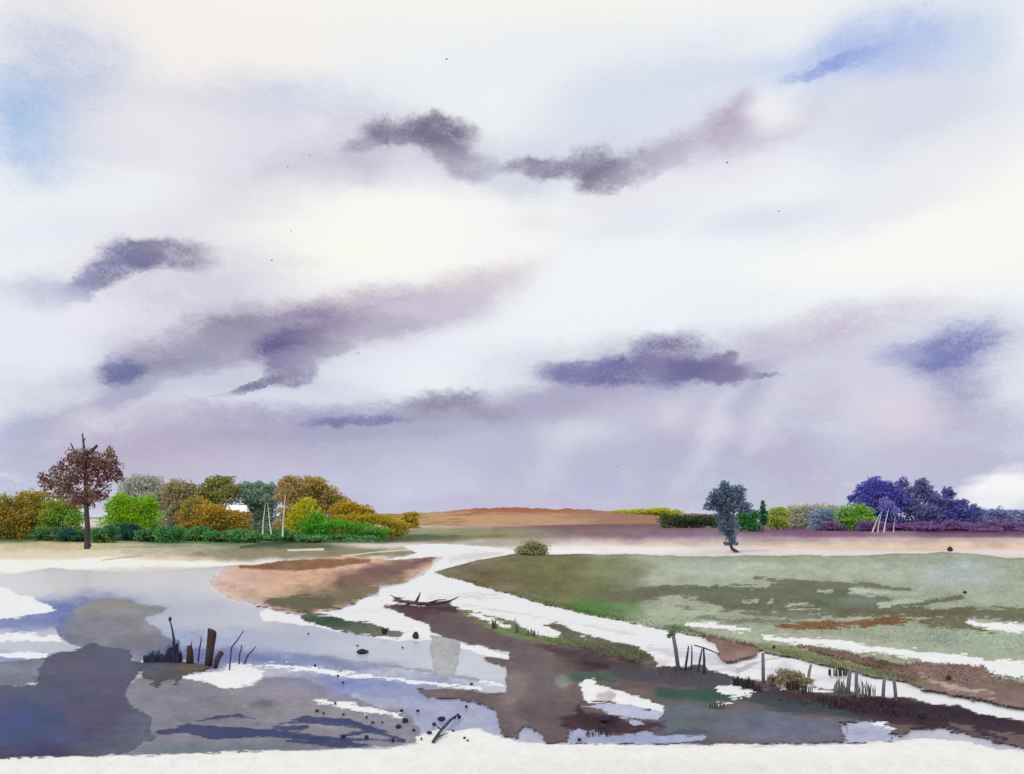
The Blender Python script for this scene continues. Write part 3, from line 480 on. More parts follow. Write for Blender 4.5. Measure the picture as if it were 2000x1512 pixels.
gap([(918, 1198), (945, 1202), (1000, 1224), (988, 1226), (950, 1214)], dry=2.5); gap(line=([(925, 1196), (980, 1204)], [2, 4]), dry=3); gap(line=([(1136, 1244), (1143, 1247)], [5, 3])); gap([(1655, 1413), (1690, 1410), (1738, 1420), (1745, 1450), (1652, 1454)], c=(178, 180, 204), wet=.6)
gap(line=([(1715, 1412), (1745, 1424)], [4, 6]), dry=4)
# pale shore at the viewer's feet
layer('shore', [(-9000, 1540), (-200, 1490), (30, 1482), (250, 1475), (500, 1468), (760, 1461), (815, 1452), (812, 1440), (835, 1432), (860, 1424), (890, 1428), (930, 1422), (960, 1434), (1000, 1446), (1060, 1453), (1300, 1455), (1500, 1454), (1640, 1452), (1745, 1448), (1800, 1440), (1870, 1446), (1965, 1464), (2600, 1480), (9000, 1560), (9000, 7000), (-9000, 7000)], (232, 230, 226), .012, 0, .004, 2, 1.2, 1.6, .05, [d(1400, 1500, 500, 16, (224, 222, 220), .8, 1.5)])

G1 = 1 + .085 * fbm(PX / 34, PY / 13, 5, 6, .7) + .05 * fbm(PX / 5, PY / 3, 3, 1, .7) * np.clip(KK * 2, 0, 1)
CV *= np.clip(G1, .72, 1.25)[..., None] ** (1 - .86 * (CV.mean(-1, keepdims=True) > .55))
CV = np.clip(CV * .94, .004, .76)
CV *= (1 - .22 * WET)[..., None]
YY0 = F * H / (PY - HZ)
ZZ += RG_ * .35 * fbm(PX / F * YY0 / 1.6, YY0 / 2.6, 3, 7, .5) * np.clip(22 / YY0, 0, 1)
def marsh_material():
    m = bpy.data.materials.new('marsh'); m.use_nodes = True; nt = NT(m.node_tree)
    a = nt.n('ShaderNodeAttribute', attribute_name='sediment'); w = nt.n('ShaderNodeAttribute', attribute_name='wetness')
    geo_ = nt.n('ShaderNodeNewGeometry'); P = geo_.outputs['Position']
    g = nt.rng(nt.noise(P, 34, 5, .72), .3, .7, .91, 1.08, False); g = nt.math('MULTIPLY', g, nt.rng(nt.noise(nt.vmath('MULTIPLY', P, (1, .5, 1)), 5, 8, .72), .3, .7, .94, 1.06, False))
    sc = nt.n('ShaderNodeVectorMath', operation='SCALE'); nt.l(a.outputs['Color'], sc.inputs[0]); nt.l(g, sc.inputs[3])
    bs = nt.n('ShaderNodeBsdfPrincipled'); nt.l(sc.outputs[0], bs.inputs['Base Color'])
    nt.l(nt.rng(w.outputs['Fac'], 0, 1, .92, .14, False), bs.inputs['Roughness']); nt.l(nt.rng(w.outputs['Fac'], 0, 1, .04, .24, False), bs.inputs['Specular IOR Level']); bs.inputs['IOR'].default_value = 1.33
    bp = nt.n('ShaderNodeBump'); bp.inputs['Distance'].default_value = .03; nt.l(nt.rng(w.outputs['Fac'], 0, 1, .16, .05, False), bp.inputs['Strength'])
    nt.l(nt.noise(nt.vmath('MULTIPLY', P, (1, .6, 1)), 6, 9, .7), bp.inputs['Height']); nt.l(bp.outputs[0], bs.inputs['Normal'])
    o = nt.n('ShaderNodeOutputMaterial'); nt.l(bs.outputs[0], o.inputs[0]); return m
M_marsh = marsh_material()
def colour_attr(me, rgb, wet=None):
    at = me.color_attributes.new('sediment', 'FLOAT_COLOR', 'POINT'); at.data.foreach_set('color', np.concatenate([rgb, np.ones((len(rgb), 1))], 1).astype(np.float32).ravel())
    if wet is not None:
        aw = me.attributes.new('wetness', 'FLOAT', 'POINT'); aw.data.foreach_set('value', wet.astype(np.float32))
def build_marsh():
    Yw = F * (H - ZZ) / (PY - HZ); Xw = (PX - CX) / F * Yw
    V = np.stack([Xw, Yw, ZZ], -1).reshape(-1, 3); C_ = CV.reshape(-1, 3); W_ = WET.ravel(); nr, nc = PX.shape
    idx = np.arange(nr * nc).reshape(nr, nc)
    Q = np.stack([idx[1:, :-1], idx[1:, 1:], idx[:-1, 1:], idx[:-1, :-1]], -1).reshape(-1, 4); fid = ID[:-1, :-1].ravel()
    for n in range(len(NAMES)):
        q = Q[fid == n]
        if len(q) == 0: continue
        u, inv = np.unique(q.ravel(), return_inverse=True); me = bpy.data.meshes.new(NAMES[n]); v = V[u].astype(np.float32)
        me.vertices.add(len(u)); me.vertices.foreach_set('co', v.ravel()); me.loops.add(len(q) * 4); me.loops.foreach_set('vertex_index', inv.astype(np.int32).ravel())
        me.polygons.add(len(q)); me.polygons.foreach_set('loop_start', np.arange(0, len(q) * 4, 4, dtype=np.int32)); me.polygons.foreach_set('use_smooth', np.ones(len(q), bool)); me.update(calc_edges=True)
        colour_attr(me, C_[u], W_[u]); struct(link(NAMES[n], me, M_marsh))
build_marsh()
def at_px(px, py):
    j = np.clip(np.searchsorted(gx, px), 0, len(gx) - 1); i = np.clip(np.searchsorted(gy, py), 0, len(gy) - 1); return i, j

# hill on the horizon
def hill():
    xs = np.arange(640, 1460, 6.0)
    rx = [640, 690, 740, 790, 840, 900, 930, 1000, 1060, 1090, 1100, 1150, 1175, 1200, 1300, 1350, 1420, 1460]
    ry = [1008, 1006, 1004, 1003, 1001, 996, 993, 991, 993, 996, 993, 995, 998, 1000, 1002, 1003, 1005, 1009]
    bx = [640, 700, 760, 900, 1000, 1100, 1250, 1460]; by = [1050, 1050, 1046, 1040, 1031, 1025, 1023, 1023]
    V, Fc = [], []; nv = 14; rg = np.random.default_rng(3)
    for i, x in enumerate(xs):
        f = G(x, np.interp(x, bx, by), 0.06); yr = 470 + 12 * math.sin(x * .02)
        r = A(x, np.interp(x, rx, ry) + .7 * math.sin(x * .11) * math.sin(x * .037 + 1) + .5 * math.sin(x * .31) + rg.normal(0, .3), yr)
        for j in range(nv):
            t = j / (nv - 1); s = t * t * (3 - 2 * t)
            p = f.lerp(r, t); py = (HZ - (f.z - H) / f.y * F) * (1 - s) + (HZ - (r.z - H) / r.y * F) * s
            V.append(A(x, py, p.y))
        V.append(A(x, 1012, yr + 160))
    n = nv + 1
    for i in range(len(xs) - 1):
        for j in range(n - 1): Fc.append((i * n + j, (i + 1) * n + j, (i + 1) * n + j + 1, i * n + j + 1))
    m = bpy.data.materials.new('heath'); m.use_nodes = True; nt = NT(m.node_tree)
    geo = nt.n('ShaderNodeNewGeometry'); P = geo.outputs['Position']
    sp = nt.n('ShaderNodeSeparateXYZ'); nt.l(P, sp.inputs[0])
    nz = nt.noise(P, 0.05, 6, .65)
    zz = nt.math('ADD', sp.outputs[2], nt.math('MULTIPLY', nt.math('SUBTRACT', nz, .5), 5.0))
    col = nt.mix(nt.rng(zz, 2.5, 7.0), lin((180, 142, 110)), lin((156, 92, 62)))
    col = nt.mix(nt.rng(nt.noise(nt.vmath('MULTIPLY', P, (1, .3, 6)), .035, 7, .7), .5, .6, 0, .7), col, lin((134, 104, 70)))
    col = nt.mix(nt.rng(nt.noise(nt.vmath('MULTIPLY', P, (1, .3, 6)), .02, 6, .7), .52, .64, 0, .6), col, lin((196, 164, 136)))
    lf = nt.rng(nt.math('ADD', sp.outputs[0], nt.math('MULTIPLY', nt.math('SUBTRACT', nz, .5), 60)), -70, -25)
    col = nt.mix(lf, lin((146, 116, 46)), col)
    rt = nt.rng(nt.math('ADD', sp.outputs[0], nt.math('MULTIPLY', nt.math('SUBTRACT', nz, .5), 60)), 10, 60)
    col = nt.mix(rt, col, lin((150, 112, 94)))
    bs = nt.n('ShaderNodeBsdfPrincipled'); nt.l(col, bs.inputs['Base Color']); bs.inputs['Roughness'].default_value = .95; bs.inputs['Specular IOR Level'].default_value = .05
    o = nt.n('ShaderNodeOutputMaterial'); nt.l(bs.outputs[0], o.inputs[0])
    struct(link('hill', mesh(V, Fc, True), m))
hill()

# ------------------------------------------------------------------ trees and shrubs
def leaves(lobes, leaf, dens, origin, shell=0.45, rg=RNG):
    """many small leaf faces scattered through lobes; a lobe is (centre, rx, ry, rz)"""
    VV, n_all = [], 0
    for (c, rx, ry, rz) in lobes:
        n = int(dens * max(12, rx * rz / (leaf * leaf) * 36))
        d = rg.normal(size=(n, 3)); d /= np.linalg.norm(d, axis=1)[:, None]
        r = rg.uniform(0.05, 1, n) ** shell
        lump = 1 + 0.2 * np.sin(d[:, 0] * 5 + c.x * 3) * np.sin(d[:, 2] * 4 + c.y) + 0.16 * np.sin(d[:, 2] * 7 + c.z * 5 + c.x) + 0.12 * np.sin(d[:, 1] * 7 + c.x)
        p = d * (r * lump)[:, None] * np.array([rx, ry, rz]) + np.array(c - origin)
        a = rg.normal(size=(n, 3)); a /= np.linalg.norm(a, axis=1)[:, None]
        b = np.cross(a, rg.normal(size=(n, 3))); b /= np.linalg.norm(b, axis=1)[:, None]
        s = leaf * rg.uniform(0.55, 1.25, n)
        a = a * (s * .62)[:, None]; b = b * (s * .42)[:, None]
        q = np.stack([p - a, p - b * .9 - a * .2, p + a * 1.05, p + b * .9 + a * .1], 1)
        VV.append(q.reshape(-1, 3)); n_all += n
    V = np.concatenate(VV).astype(np.float32); nf = len(V) // 4
    me = bpy.data.meshes.new("leaves")
    me.vertices.add(len(V)); me.vertices.foreach_set('co', V.ravel())
    me.loops.add(nf * 4); me.loops.foreach_set('vertex_index', np.arange(nf * 4, dtype=np.int32))
    me.polygons.add(nf); me.polygons.foreach_set('loop_start', np.arange(0, nf * 4, 4, dtype=np.int32))
    me.update(calc_edges=True); me.validate()
    return me

M_bark = plain_mat('dark_bark', (58, 50, 52), (78, 70, 70), scale=8, stretch=(1, 1, .25))
M_bark2 = plain_mat('slate_bark', (50, 52, 66), (72, 74, 88), scale=8, stretch=(1, 1, .25))
M_birch = plain_mat('birch_bark', (226, 222, 206), (200, 198, 180), scale=5, stretch=(1, 1, 3))
M_twig = plain_mat('dead_wood', (92, 86, 92), (70, 64, 70), scale=8)

def plant(name, label, cat, base, lobes, cols, leaf=4.2, dens=1.0, trunk=None, bark=None, trunk_w=5, Y=None, group=None, dz=0.7, shell=.45, size=2.6, limbs=True, extra=None, z0=0.05):
    """base: where it stands; lobes: (x, y, rx, ry) of the masses of its crown in survey units, placed at its own distance"""
    if Y is None: Y = depth(base[1], z0)
    o3 = A(base[0], base[1], Y); o3.z = z0
    if cat in ('bush', 'shrub', 'hedge') or (cat == 'tree' and name == 'tree'):   # skirts of leaves down to the ground
        yg = HZ + (H - z0) / Y * F; x0 = min(l[0] - l[2] * .75 for l in lobes); x1 = max(l[0] + l[2] * .75 for l in lobes); ym = max(l[1] for l in lobes)
        hh = max(3.0, (yg - ym) / 2 + 3); n = max(2, int((x1 - x0) / max(14, hh * 2.2)) + 1)
        lobes = list(lobes) + [(x0 + (x1 - x0) * (i + .5) / n, yg - hh * (.8 + .35 * math.sin(i * 2.3 + base[0])), (x1 - x0) / n * .68, hh * (1 + .2 * math.sin(i * 1.7 + base[0]))) for i in range(n)]
        limbs = limbs and cat == 'tree'
    root = empty(name, o3, label, cat, group); s = Y / F
    rg = np.random.default_rng(abs(hash((base, len(lobes)))) % 99991)
    L3 = []
    for (x, y, rx, ry) in lobes:
        c = A(x, y, Y + rg.uniform(-.6, .6) * max(rx, ry) * s * dz)
        L3.append((c, rx * s * 1.08, max(rx, ry) * s * dz, ry * s * 1.06))
    cr = link('crown', leaves(L3, leaf * s, dens, o3, shell, rg), leaf_mat(cols, size), root)
    mb = MB(); w = trunk_w * s
    tp = trunk or [(base[0], base[1]), (sum(l[0] for l in lobes) / len(lobes), sum(l[1] for l in lobes) / len(lobes))]
    P = [A(x, y, Y) - o3 for (x, y) in tp]
    if trunk is None: P[0].z = -0.1
    if len(P) == 2: P.insert(1, P[0].lerp(P[1], .5) + Vector((rg.normal(0, .1), rg.normal(0, .1), 0)))
    R = [w / 2 * (1 - .8 * i / (len(P) - 1)) for i in range(len(P))]
    P0, R0 = [P[0] + Vector((0, 0, -.15))] + P[0:], [R[0] * 1.25] + R
    mb.tube(P0, R0, 8)
    if limbs:
        for (c, rx, ry, rz) in L3:
            t = rg.uniform(.45, .9); i = t * (len(P) - 1); j = min(int(i), len(P) - 2); a = P[j].lerp(P[j + 1], i - j); b = c - o3
            if b.z > a.z - .3:
                mid = a.lerp(b, .5) + Vector((0, 0, -.1 * (b - a).length))
                mb.tube([a, mid, b], [w * .22, w * .14, w * .05], 5)
    if extra:
        for (pts, r0, r1) in extra:
            q = [A(x, y, Y) - o3 for (x, y) in pts]
            mb.tube(q, [(r0 + (r1 - r0) * i / (len(q) - 1)) * s for i in range(len(q))], 6)
    mb.build('trunk', bark or M_bark, root)
    return root

# ---- left grove
plant('tall_tree', 'tall dark tree with maroon and brown crown and bare dead top branches', 'tree', (170, 1072),
 [(168, 900, 26, 22), (195, 905, 22, 22), (148, 896, 22, 18), (218, 912, 18, 26), (214, 885, 9, 14), (232, 930, 9, 14), (192, 935, 26, 20), (150, 930, 28, 22), (122, 940, 26, 20), (92, 945, 16, 14), (82, 930, 9, 9), (105, 917, 7, 10), (120, 912, 9, 12), (130, 965, 34, 16), (185, 968, 30, 14), (160, 978, 30, 14)],
 [(80, 42, 54), (86, 66, 58), (104, 94, 84), (74, 50, 54)], leaf=4.6, dens=.6, trunk=[(170, 1072), (171, 1030), (168, 980), (167, 930), (166, 890), (163, 866), (161, 846)], trunk_w=11, size=2.2,
 extra=[([(158, 892), (146, 882), (138, 866)], 2.6, 1.2), ([(168, 888), (180, 880), (190, 870)], 4.2, 2.6), ([(162, 862), (167, 856)], 2.0, .8), ([(170, 990), (195, 960), (218, 945)], 2.5, 1), ([(173, 1055), (178, 1068)], 2, 1), ([(168, 985), (140, 960), (110, 945)], 2.5, 1)])
plant('bush', 'ochre brown bush at far left beside the tall dark tree', 'bush', (66, 1052), [(60, 975, 24, 20), (52, 1005, 28, 24), (86, 990, 26, 26), (74, 1020, 30, 16), (40, 985, 14, 20)], [(122, 106, 44), (108, 102, 40), (92, 82, 48)], size=3)
plant('bush', 'tall ochre bush beyond the left edge of the grove', 'bush', (0, 1052), [(5, 990, 30, 24), (-15, 1010, 34, 28), (20, 1015, 24, 20)], [(122, 106, 44), (104, 100, 40), (92, 82, 46)], size=3)
plant('bush', 'dull green bush under the maroon crown of the tall tree', 'bush', (122, 1050), [(115, 990, 26, 17), (138, 992, 22, 17), (100, 1008, 26, 16), (142, 1012, 24, 16)], [(84, 112, 38), (100, 118, 42), (88, 88, 46)], size=3, Y=107)
plant('bush', 'bright lime green bush with two humps right of tall tree', 'bush', (258, 1046), [(238, 978, 24, 17), (222, 992, 18, 16), (262, 990, 24, 17), (288, 982, 18, 16), (296, 998, 16, 18), (248, 1005, 34, 14)], [(104, 140, 28), (88, 126, 28), (110, 140, 44)], size=4, leaf=4, Y=106)
plant('tree', 'pale grey leafy tree standing behind the lime green bush', 'tree', (285, 1040), [(272, 940, 26, 16), (298, 945, 24, 18), (252, 952, 20, 18), (315, 965, 20, 22), (280, 965, 36, 20), (320, 990, 16, 18)], [(146, 143, 130), (134, 132, 120), (150, 146, 138)], Y=122, size=3)
plant('tree', 'dark brown round tree between pale grey and ochre trees', 'tree', (350, 1040), [(345, 950, 24, 14), (368, 956, 22, 16), (335, 970, 22, 20), (362, 980, 30, 20), (345, 1005, 24, 20)], [(122, 104, 80), (104, 104, 78), (118, 110, 76)], Y=118, size=3)
plant('tree', 'olive topped tree left of the white roof', 'tree', (428, 1040), [(415, 945, 18, 14), (438, 942, 20, 14), (450, 958, 18, 16), (405, 962, 22, 16), (430, 968, 34, 16), (410, 990, 30, 16)], [(84, 96, 66), (112, 104, 34), (78, 90, 70)], Y=120, size=3)
plant('bush', 'wide ochre orange bush below the white roof', 'bush', (410, 1046), [(385, 985, 26, 17), (372, 1002, 26, 17), (412, 1002, 30, 17), (445, 1008, 30, 14), (470, 1012, 20, 12), (400, 1020, 40, 12)], [(130, 106, 42), (116, 100, 42), (92, 98, 54)], Y=104, size=4)
plant('tree', 'slate green tree between the white roof and pale birches', 'tree', (500, 1040), [(478, 955, 22, 13), (505, 952, 24, 12), (528, 958, 20, 14), (495, 970, 34, 16), (520, 985, 26, 20), (492, 992, 22, 18), (512, 1010, 30, 16)], [(92, 108, 98), (80, 98, 90), (106, 112, 96)], Y=121, size=3)
plant('tree', 'brown tree with a notched top beside the tallest pale birch', 'tree', (565, 1042), [(558, 946, 15, 15), (575, 940, 16, 12), (590, 955, 18, 16), (562, 970, 26, 18), (590, 980, 26, 18), (570, 1000, 26, 16)], [(138, 112, 66), (122, 102, 62), (108, 106, 66)], Y=113, size=3)
plant('tree', 'brown tree with rounded shoulder above the sloping bushes', 'tree', (618, 1042), [(606, 942, 18, 14), (622, 946, 17, 14), (636, 962, 22, 16), (610, 965, 24, 18), (655, 975, 22, 14), (635, 988, 34, 16), (672, 985, 18, 12)], [(134, 108, 66), (124, 110, 64), (108, 102, 60)], Y=115, size=3)
plant('bush', 'brown olive bush on the slope right of the brown trees', 'bush', (690, 1042), [(680, 990, 22, 12), (700, 996, 20, 12), (665, 1000, 26, 14), (715, 1005, 20, 10)], [(116, 98, 42), (132, 112, 28)], Y=112, size=3)
plant('bush', 'yellow ochre bush at the foot of the tallest birch', 'bush', (592, 1044), [(598, 985, 18, 12), (586, 1000, 22, 12), (606, 1005, 24, 14), (580, 1018, 22, 12)], [(146, 134, 30), (132, 122, 30)], Y=104, size=4)
plant('bush', 'golden olive bush spreading down the right end of grove', 'bush', (730, 1044), [(690, 1012, 34, 10), (730, 1012, 28, 9), (755, 1018, 24, 8), (775, 1026, 24, 7)], [(132, 116, 30), (118, 108, 32)], Y=108, size=4)
plant('bush', 'vivid green low bush in front of the golden olive bush', 'bush', (660, 1046), [(620, 1012, 18, 12), (612, 1024, 30, 10), (655, 1024, 34, 9), (700, 1030, 34, 8), (735, 1036, 26, 6)], [(58, 112, 34), (70, 116, 34), (64, 100, 52)], Y=101, size=4)
plant('bush', 'small round olive bush alone where the grove meets hill', 'bush', (800, 1030), [(798, 1007, 12, 6), (808, 1005, 12, 6), (800, 1013, 18, 6)], [(140, 116, 34), (120, 100, 34)], Y=210)
UG = [(95, 1030, 30, 14), (145, 1034, 30, 13), (205, 1030, 26, 14), (248, 1026, 28, 13), (292, 1030, 26, 14), (335, 1030, 30, 15), (382, 1032, 30, 14), (430, 1034, 30, 12), (478, 1034, 30, 12), (525, 1036, 28, 11), (568, 1036, 24, 10), (610, 1038, 30, 8), (655, 1042, 34, 6), (705, 1044, 34, 5)]
UL = ['dark teal shrub at the foot of the ochre bush', 'blue green shrub left of the tall tree trunk', 'dark teal shrub right of the tall tree trunk', 'blackish green shrub below the left hump of lime bush', 'brownish teal shrub below the right hump of lime bush',
 'mid green shrub in front of the dark brown tree', 'green shrub in front of the left part of ochre bush', 'green shrub in front of the right part of ochre bush', 'green shrub in front of the slate tree', 'green shrub around the feet of the two birches', 'green shrub at the foot of the tallest birch',
 'low teal shrub below the yellow ochre bush', 'very low teal shrub left in front of vivid green bush', 'very low teal shrub right in front of vivid green bush']
for i, (x, y, rx, ry) in enumerate(UG):
    c = [[(58, 96, 60), (44, 76, 58), (92, 110, 60)], [(34, 72, 60), (28, 56, 56), (56, 90, 58)], [(62, 108, 60), (50, 92, 60), (94, 112, 58)]][0 if i in (0, 2, 4) else 1 if i in (1, 3) else 2]
    plant('shrub', UL[i], 'shrub', (x, 1056 + (i % 3) * 2), [(x - rx * .45, y + 9 - 4 * math.sin(i * 2.7), rx * .6, ry * .7), (x + rx * .4, y + 8 + 5 * math.sin(i * 1.9), rx * .6, ry * .7), (x, y + 13, rx, ry * .6)], c, group='low green shrubs along the foot of the grove', size=3, trunk_w=3)
def birch(label, base, top, w, cols, crown, Y, group):
    return plant('birch_tree', label, 'birch', base, crown, cols, Y=Y, trunk=[base, ((base[0] * .6 + top[0] * .4) - 1, base[1] * .6 + top[1] * .4), top], trunk_w=w, bark=M_birch, dens=.5, leaf=4, group=group, limbs=False)
birch('thin pale birch leaning slightly right, left of the close pair', (513, 1042), (519, 978), 3.6, [(88, 100, 84)], [(520, 972, 10, 9)], 94, 'pale birches in left grove')
birch('thin pale birch leaning slightly left, right of the close pair', (530, 1042), (523, 982), 3.4, [(88, 100, 84)], [(523, 972, 10, 9)], 93, 'pale birches in left grove')
birch('tallest pale birch standing beside the yellow ochre bush', (552, 1046), (558, 962), 4.2, [(118, 96, 54)], [(559, 952, 11, 10)], 92, 'pale birches in left grove')

# white roofed hut among the trees
def hut():
    c = A(463, 1000, 110); w, d, hh = 2.7, 2.2, 3.6; c.z = 0.05
    r = empty('hut', c, 'small hut with white roof half hidden in the left grove', 'hut'); r.rotation_euler = (0, 0, math.radians(8))
    m = MB(); m.box((0, 0, hh / 2), (w, d, hh)); m.build('wall', plain_mat('weathered_boards', (92, 100, 92), (78, 84, 80), stretch=(6, 6, .4)), r, False)
    m = MB(); e = .15; z0, z1 = hh + .02, hh + 1.0
    V = [(-w/2 - e, -d/2 - e, z0), (w/2 + e, -d/2 - e, z0), (w/2 + e, d/2 + e, z0), (-w/2 - e, d/2 + e, z0), (-w/2 - e + .2, 0, z1), (w/2 + e - .2, 0, z1)]
    m.add(V, [(0, 1, 5, 4), (2, 3, 4, 5), (3, 0, 4), (1, 2, 5), (3, 2, 1, 0)]); m.build('roof', plain_mat('white_roof', (250, 250, 252), (240, 240, 244), scale=3, bump=.1), r, False)
    m = MB(); m.box((.3, -d/2 - .03, 1.0), (.9, .06, 2.0)); m.build('door', plain_mat('grey_door', (70, 74, 72), (84, 88, 84)), r, False)
hut()

# ---- middle distance
plant('bush', 'round grey olive bush at the bend of the stream', 'bush', (1040, 1084), [(1022, 1072, 16, 8), (1055, 1069, 17, 9), (1038, 1062, 17, 8), (1040, 1077, 26, 8)], [(116, 116, 88), (104, 100, 76), (122, 114, 92)], leaf=3.2, size=2)
for i, (x, y, rx, lb) in enumerate([(1212, 1000, 24, 'flat yellow green bush at the left of a row on hill'), (1248, 999, 24, 'flat yellow green bush in the middle of a row on hill'), (1285, 996, 26, 'taller yellow green bush near right end of hill row'), (1312, 1000, 20, 'small yellow green bush just above the dark hedge')]):
    plant('bush', lb, 'bush', (x, 1012), [(x - 8, y + 1, rx * .6, 4.5), (x + 8, y, rx * .6, 5), (x, y + 4, rx, 5)], [(150, 156, 34), (134, 140, 30), (164, 160, 60)], Y=440, leaf=3, group='yellow green bushes on the hill', z0=3.0, size=6, trunk_w=2)
plant('hedge', 'long dark green hedge on the horizon left of lone tree', 'hedge', (1352, 1024), [(1300, 1012, 12, 7), (1320, 1013, 16, 7), (1345, 1013, 18, 8), (1370, 1013, 18, 8), (1395, 1013, 18, 8), (1412, 1012, 14, 7)], [(46, 58, 40), (58, 70, 46), (66, 76, 50)], Y=215, leaf=3.2, size=5, trunk_w=2)
plant('lone_tree', 'lone slate blue tree with lumpy crown narrowing to bent dark trunk', 'tree', (1440, 1079),
 [(1416, 948, 10, 9), (1414, 962, 18, 14), (1440, 958, 15, 10), (1436, 972, 20, 12), (1398, 972, 16, 13), (1388, 988, 15, 10), (1405, 988, 22, 12), (1430, 988, 26, 12), (1452, 988, 16, 10), (1456, 998, 14, 6), (1418, 1008, 22, 12), (1424, 1024, 19, 12), (1412, 1032, 12, 10), (1426, 1042, 12, 11), (1430, 1056, 8, 9), (1420, 1062, 7, 4), (1436, 1062, 6, 4)],
 [(62, 78, 94), (76, 90, 102), (54, 62, 88)], trunk=[(1440, 1079), (1430, 1072), (1426, 1060), (1424, 1030), (1420, 1000), (1416, 965)], bark=M_bark2, trunk_w=8, leaf=4, size=1.8)
plant('bush', 'deep green bush just right of the lone tree', 'bush', (1466, 1032), [(1458, 1010, 18, 10), (1474, 1006, 14, 11), (1466, 1020, 18, 8), (1448, 1008, 12, 9)], [(38, 92, 52), (52, 100, 44), (40, 72, 56)], Y=165, leaf=3.6)
plant('cypress', 'small narrow dark green conifer beside the deep green bush', 'conifer', (1491, 1034), [(1490, 984, 3.5, 7), (1490, 994, 6, 9), (1491, 1006, 8, 11), (1491, 1018, 8, 10)], [(40, 84, 56), (32, 70, 50)], Y=160, leaf=3.2, trunk_w=3)
plant('bush', 'light yellow green bush right of the small conifer', 'bush', (1516, 1030), [(1508, 1002, 14, 10), (1522, 998, 13, 9), (1532, 1004, 12, 10), (1515, 1014, 24, 10)], [(118, 142, 46), (104, 124, 54), (130, 148, 70)], Y=190, leaf=3.4)
plant('hedge', 'pale olive flat topped hedge left of the indigo grove', 'hedge', (1590, 1032), [(1552, 996, 14, 10), (1575, 995, 16, 11), (1600, 995, 16, 11), (1625, 996, 16, 11), (1550, 1012, 16, 10), (1580, 1012, 20, 10), (1612, 1010, 20, 10)], [(152, 160, 124), (128, 144, 96), (150, 152, 140)], Y=200, leaf=3.2, size=6)
plant('shrub', 'blue grey shrub in front of the pale olive hedge', 'shrub', (1606, 1038), [(1596, 1008, 18, 13), (1616, 1004, 18, 14), (1606, 1022, 24, 10)], [(100, 112, 146), (92, 104, 120), (112, 118, 150)], Y=172, leaf=3.4)
# ---- right grove
IND = [(56, 60, 124), (68, 74, 138), (68, 50, 106)]
plant('tree', 'broad indigo blue tree, the tallest of the right grove', 'tree', (1722, 1044), [(1708, 944, 20, 13), (1690, 956, 20, 14), (1735, 955, 22, 16), (1712, 965, 30, 18), (1750, 970, 24, 18), (1672, 968, 9, 8), (1663, 974, 9, 7), (1695, 982, 30, 16), (1738, 988, 34, 16), (1720, 1005, 36, 14)], IND, Y=176, bark=M_bark2, trunk_w=6, size=5)
plant('tree', 'slate violet tree with knobbly top in middle of right grove', 'tree', (1795, 1044), [(1763, 945, 13, 11), (1800, 944, 14, 11), (1808, 958, 16, 13), (1782, 965, 26, 17), (1818, 976, 18, 14), (1775, 988, 30, 15), (1800, 1000, 34, 14)], [(72, 78, 108), (84, 84, 116), (72, 54, 114)], Y=177, bark=M_bark2, trunk_w=6, size=4)
plant('tree', 'low indigo tree with round knobs at right of the grove', 'tree', (1858, 1044), [(1850, 960, 11, 8), (1858, 966, 10, 8), (1840, 980, 20, 13), (1868, 984, 14, 10), (1884, 983, 9, 8), (1850, 998, 30, 13), (1880, 1000, 24, 11), (1820, 1000, 20, 12)], [(60, 62, 116), (78, 78, 118), (64, 48, 108)], Y=178, bark=M_bark2, trunk_w=5, size=4)
plant('shrub', 'tiny dark knob of a shrub beyond the low indigo tree', 'shrub', (1903, 1034), [(1902, 991, 8, 7), (1905, 1003, 14, 8)], [(74, 84, 112), (66, 70, 112)], Y=186)
plant('hedge', 'pale slate hedge running off at the far right horizon', 'hedge', (1960, 1022), [(1925, 1000, 20, 6), (1950, 1001, 20, 6), (1980, 1001, 20, 6), (2010, 1002, 20, 6)], [(104, 112, 146), (88, 92, 136)], Y=230, leaf=3)
plant('bush', 'grassy green bush under the left edge of the indigo tree', 'bush', (1668, 1042), [(1648, 1004, 16, 14), (1672, 996, 20, 12), (1690, 1004, 20, 14), (1662, 1016, 28, 12), (1690, 1018, 20, 10)], [(82, 116, 50), (98, 130, 44), (78, 96, 72)], Y=170, size=4)
for i, (x, rx, lb) in enumerate([(1628, 26, 'low violet shrub left of the grassy green bush'), (1700, 30, 'low plum shrub under the right grove birches'), (1760, 34, 'low plum shrub right of the birches'), (1815, 34, 'low violet shrub below the slate violet tree'), (1870, 34, 'low violet shrub behind the white stone'), (1925, 34, 'low plum shrub at right end of the grove'), (1985, 34, 'low plum shrub beyond the right end of the grove')]):
    plant('shrub', lb, 'shrub', (x, 1037 + (i % 2)), [(x - rx * .4, 1024 - 3 * math.sin(i * 2.1), rx * .5, 5), (x + rx * .35, 1025 - 4 * math.sin(i * 1.3 + 1), rx * .5, 5), (x, 1030 + (4 if i > 4 else 0), rx * .9, 5 - (2 if i > 4 else 0))], [(90, 68, 104), (100, 72, 104), (80, 70, 116)], group='low violet shrubs along the right grove', size=4, leaf=3.8, trunk_w=3)
RB = 'white birches in right grove'
birch('white birch leaning right, leftmost trunk of the right cluster', (1702, 1044), (1726, 988), 3.2, [(92, 84, 130)], [(1727, 980, 9, 8)], 156, RB)
birch('short white birch between the two leaning trunks at right', (1714, 1043), (1722, 1000), 2.8, [(92, 84, 130)], [(1723, 992, 9, 8)], 155, RB)
birch('white birch leaning right, rightmost trunk of the close cluster', (1726, 1043), (1736, 992), 3.2, [(92, 84, 130)], [(1737, 984, 9, 8)], 154, RB)
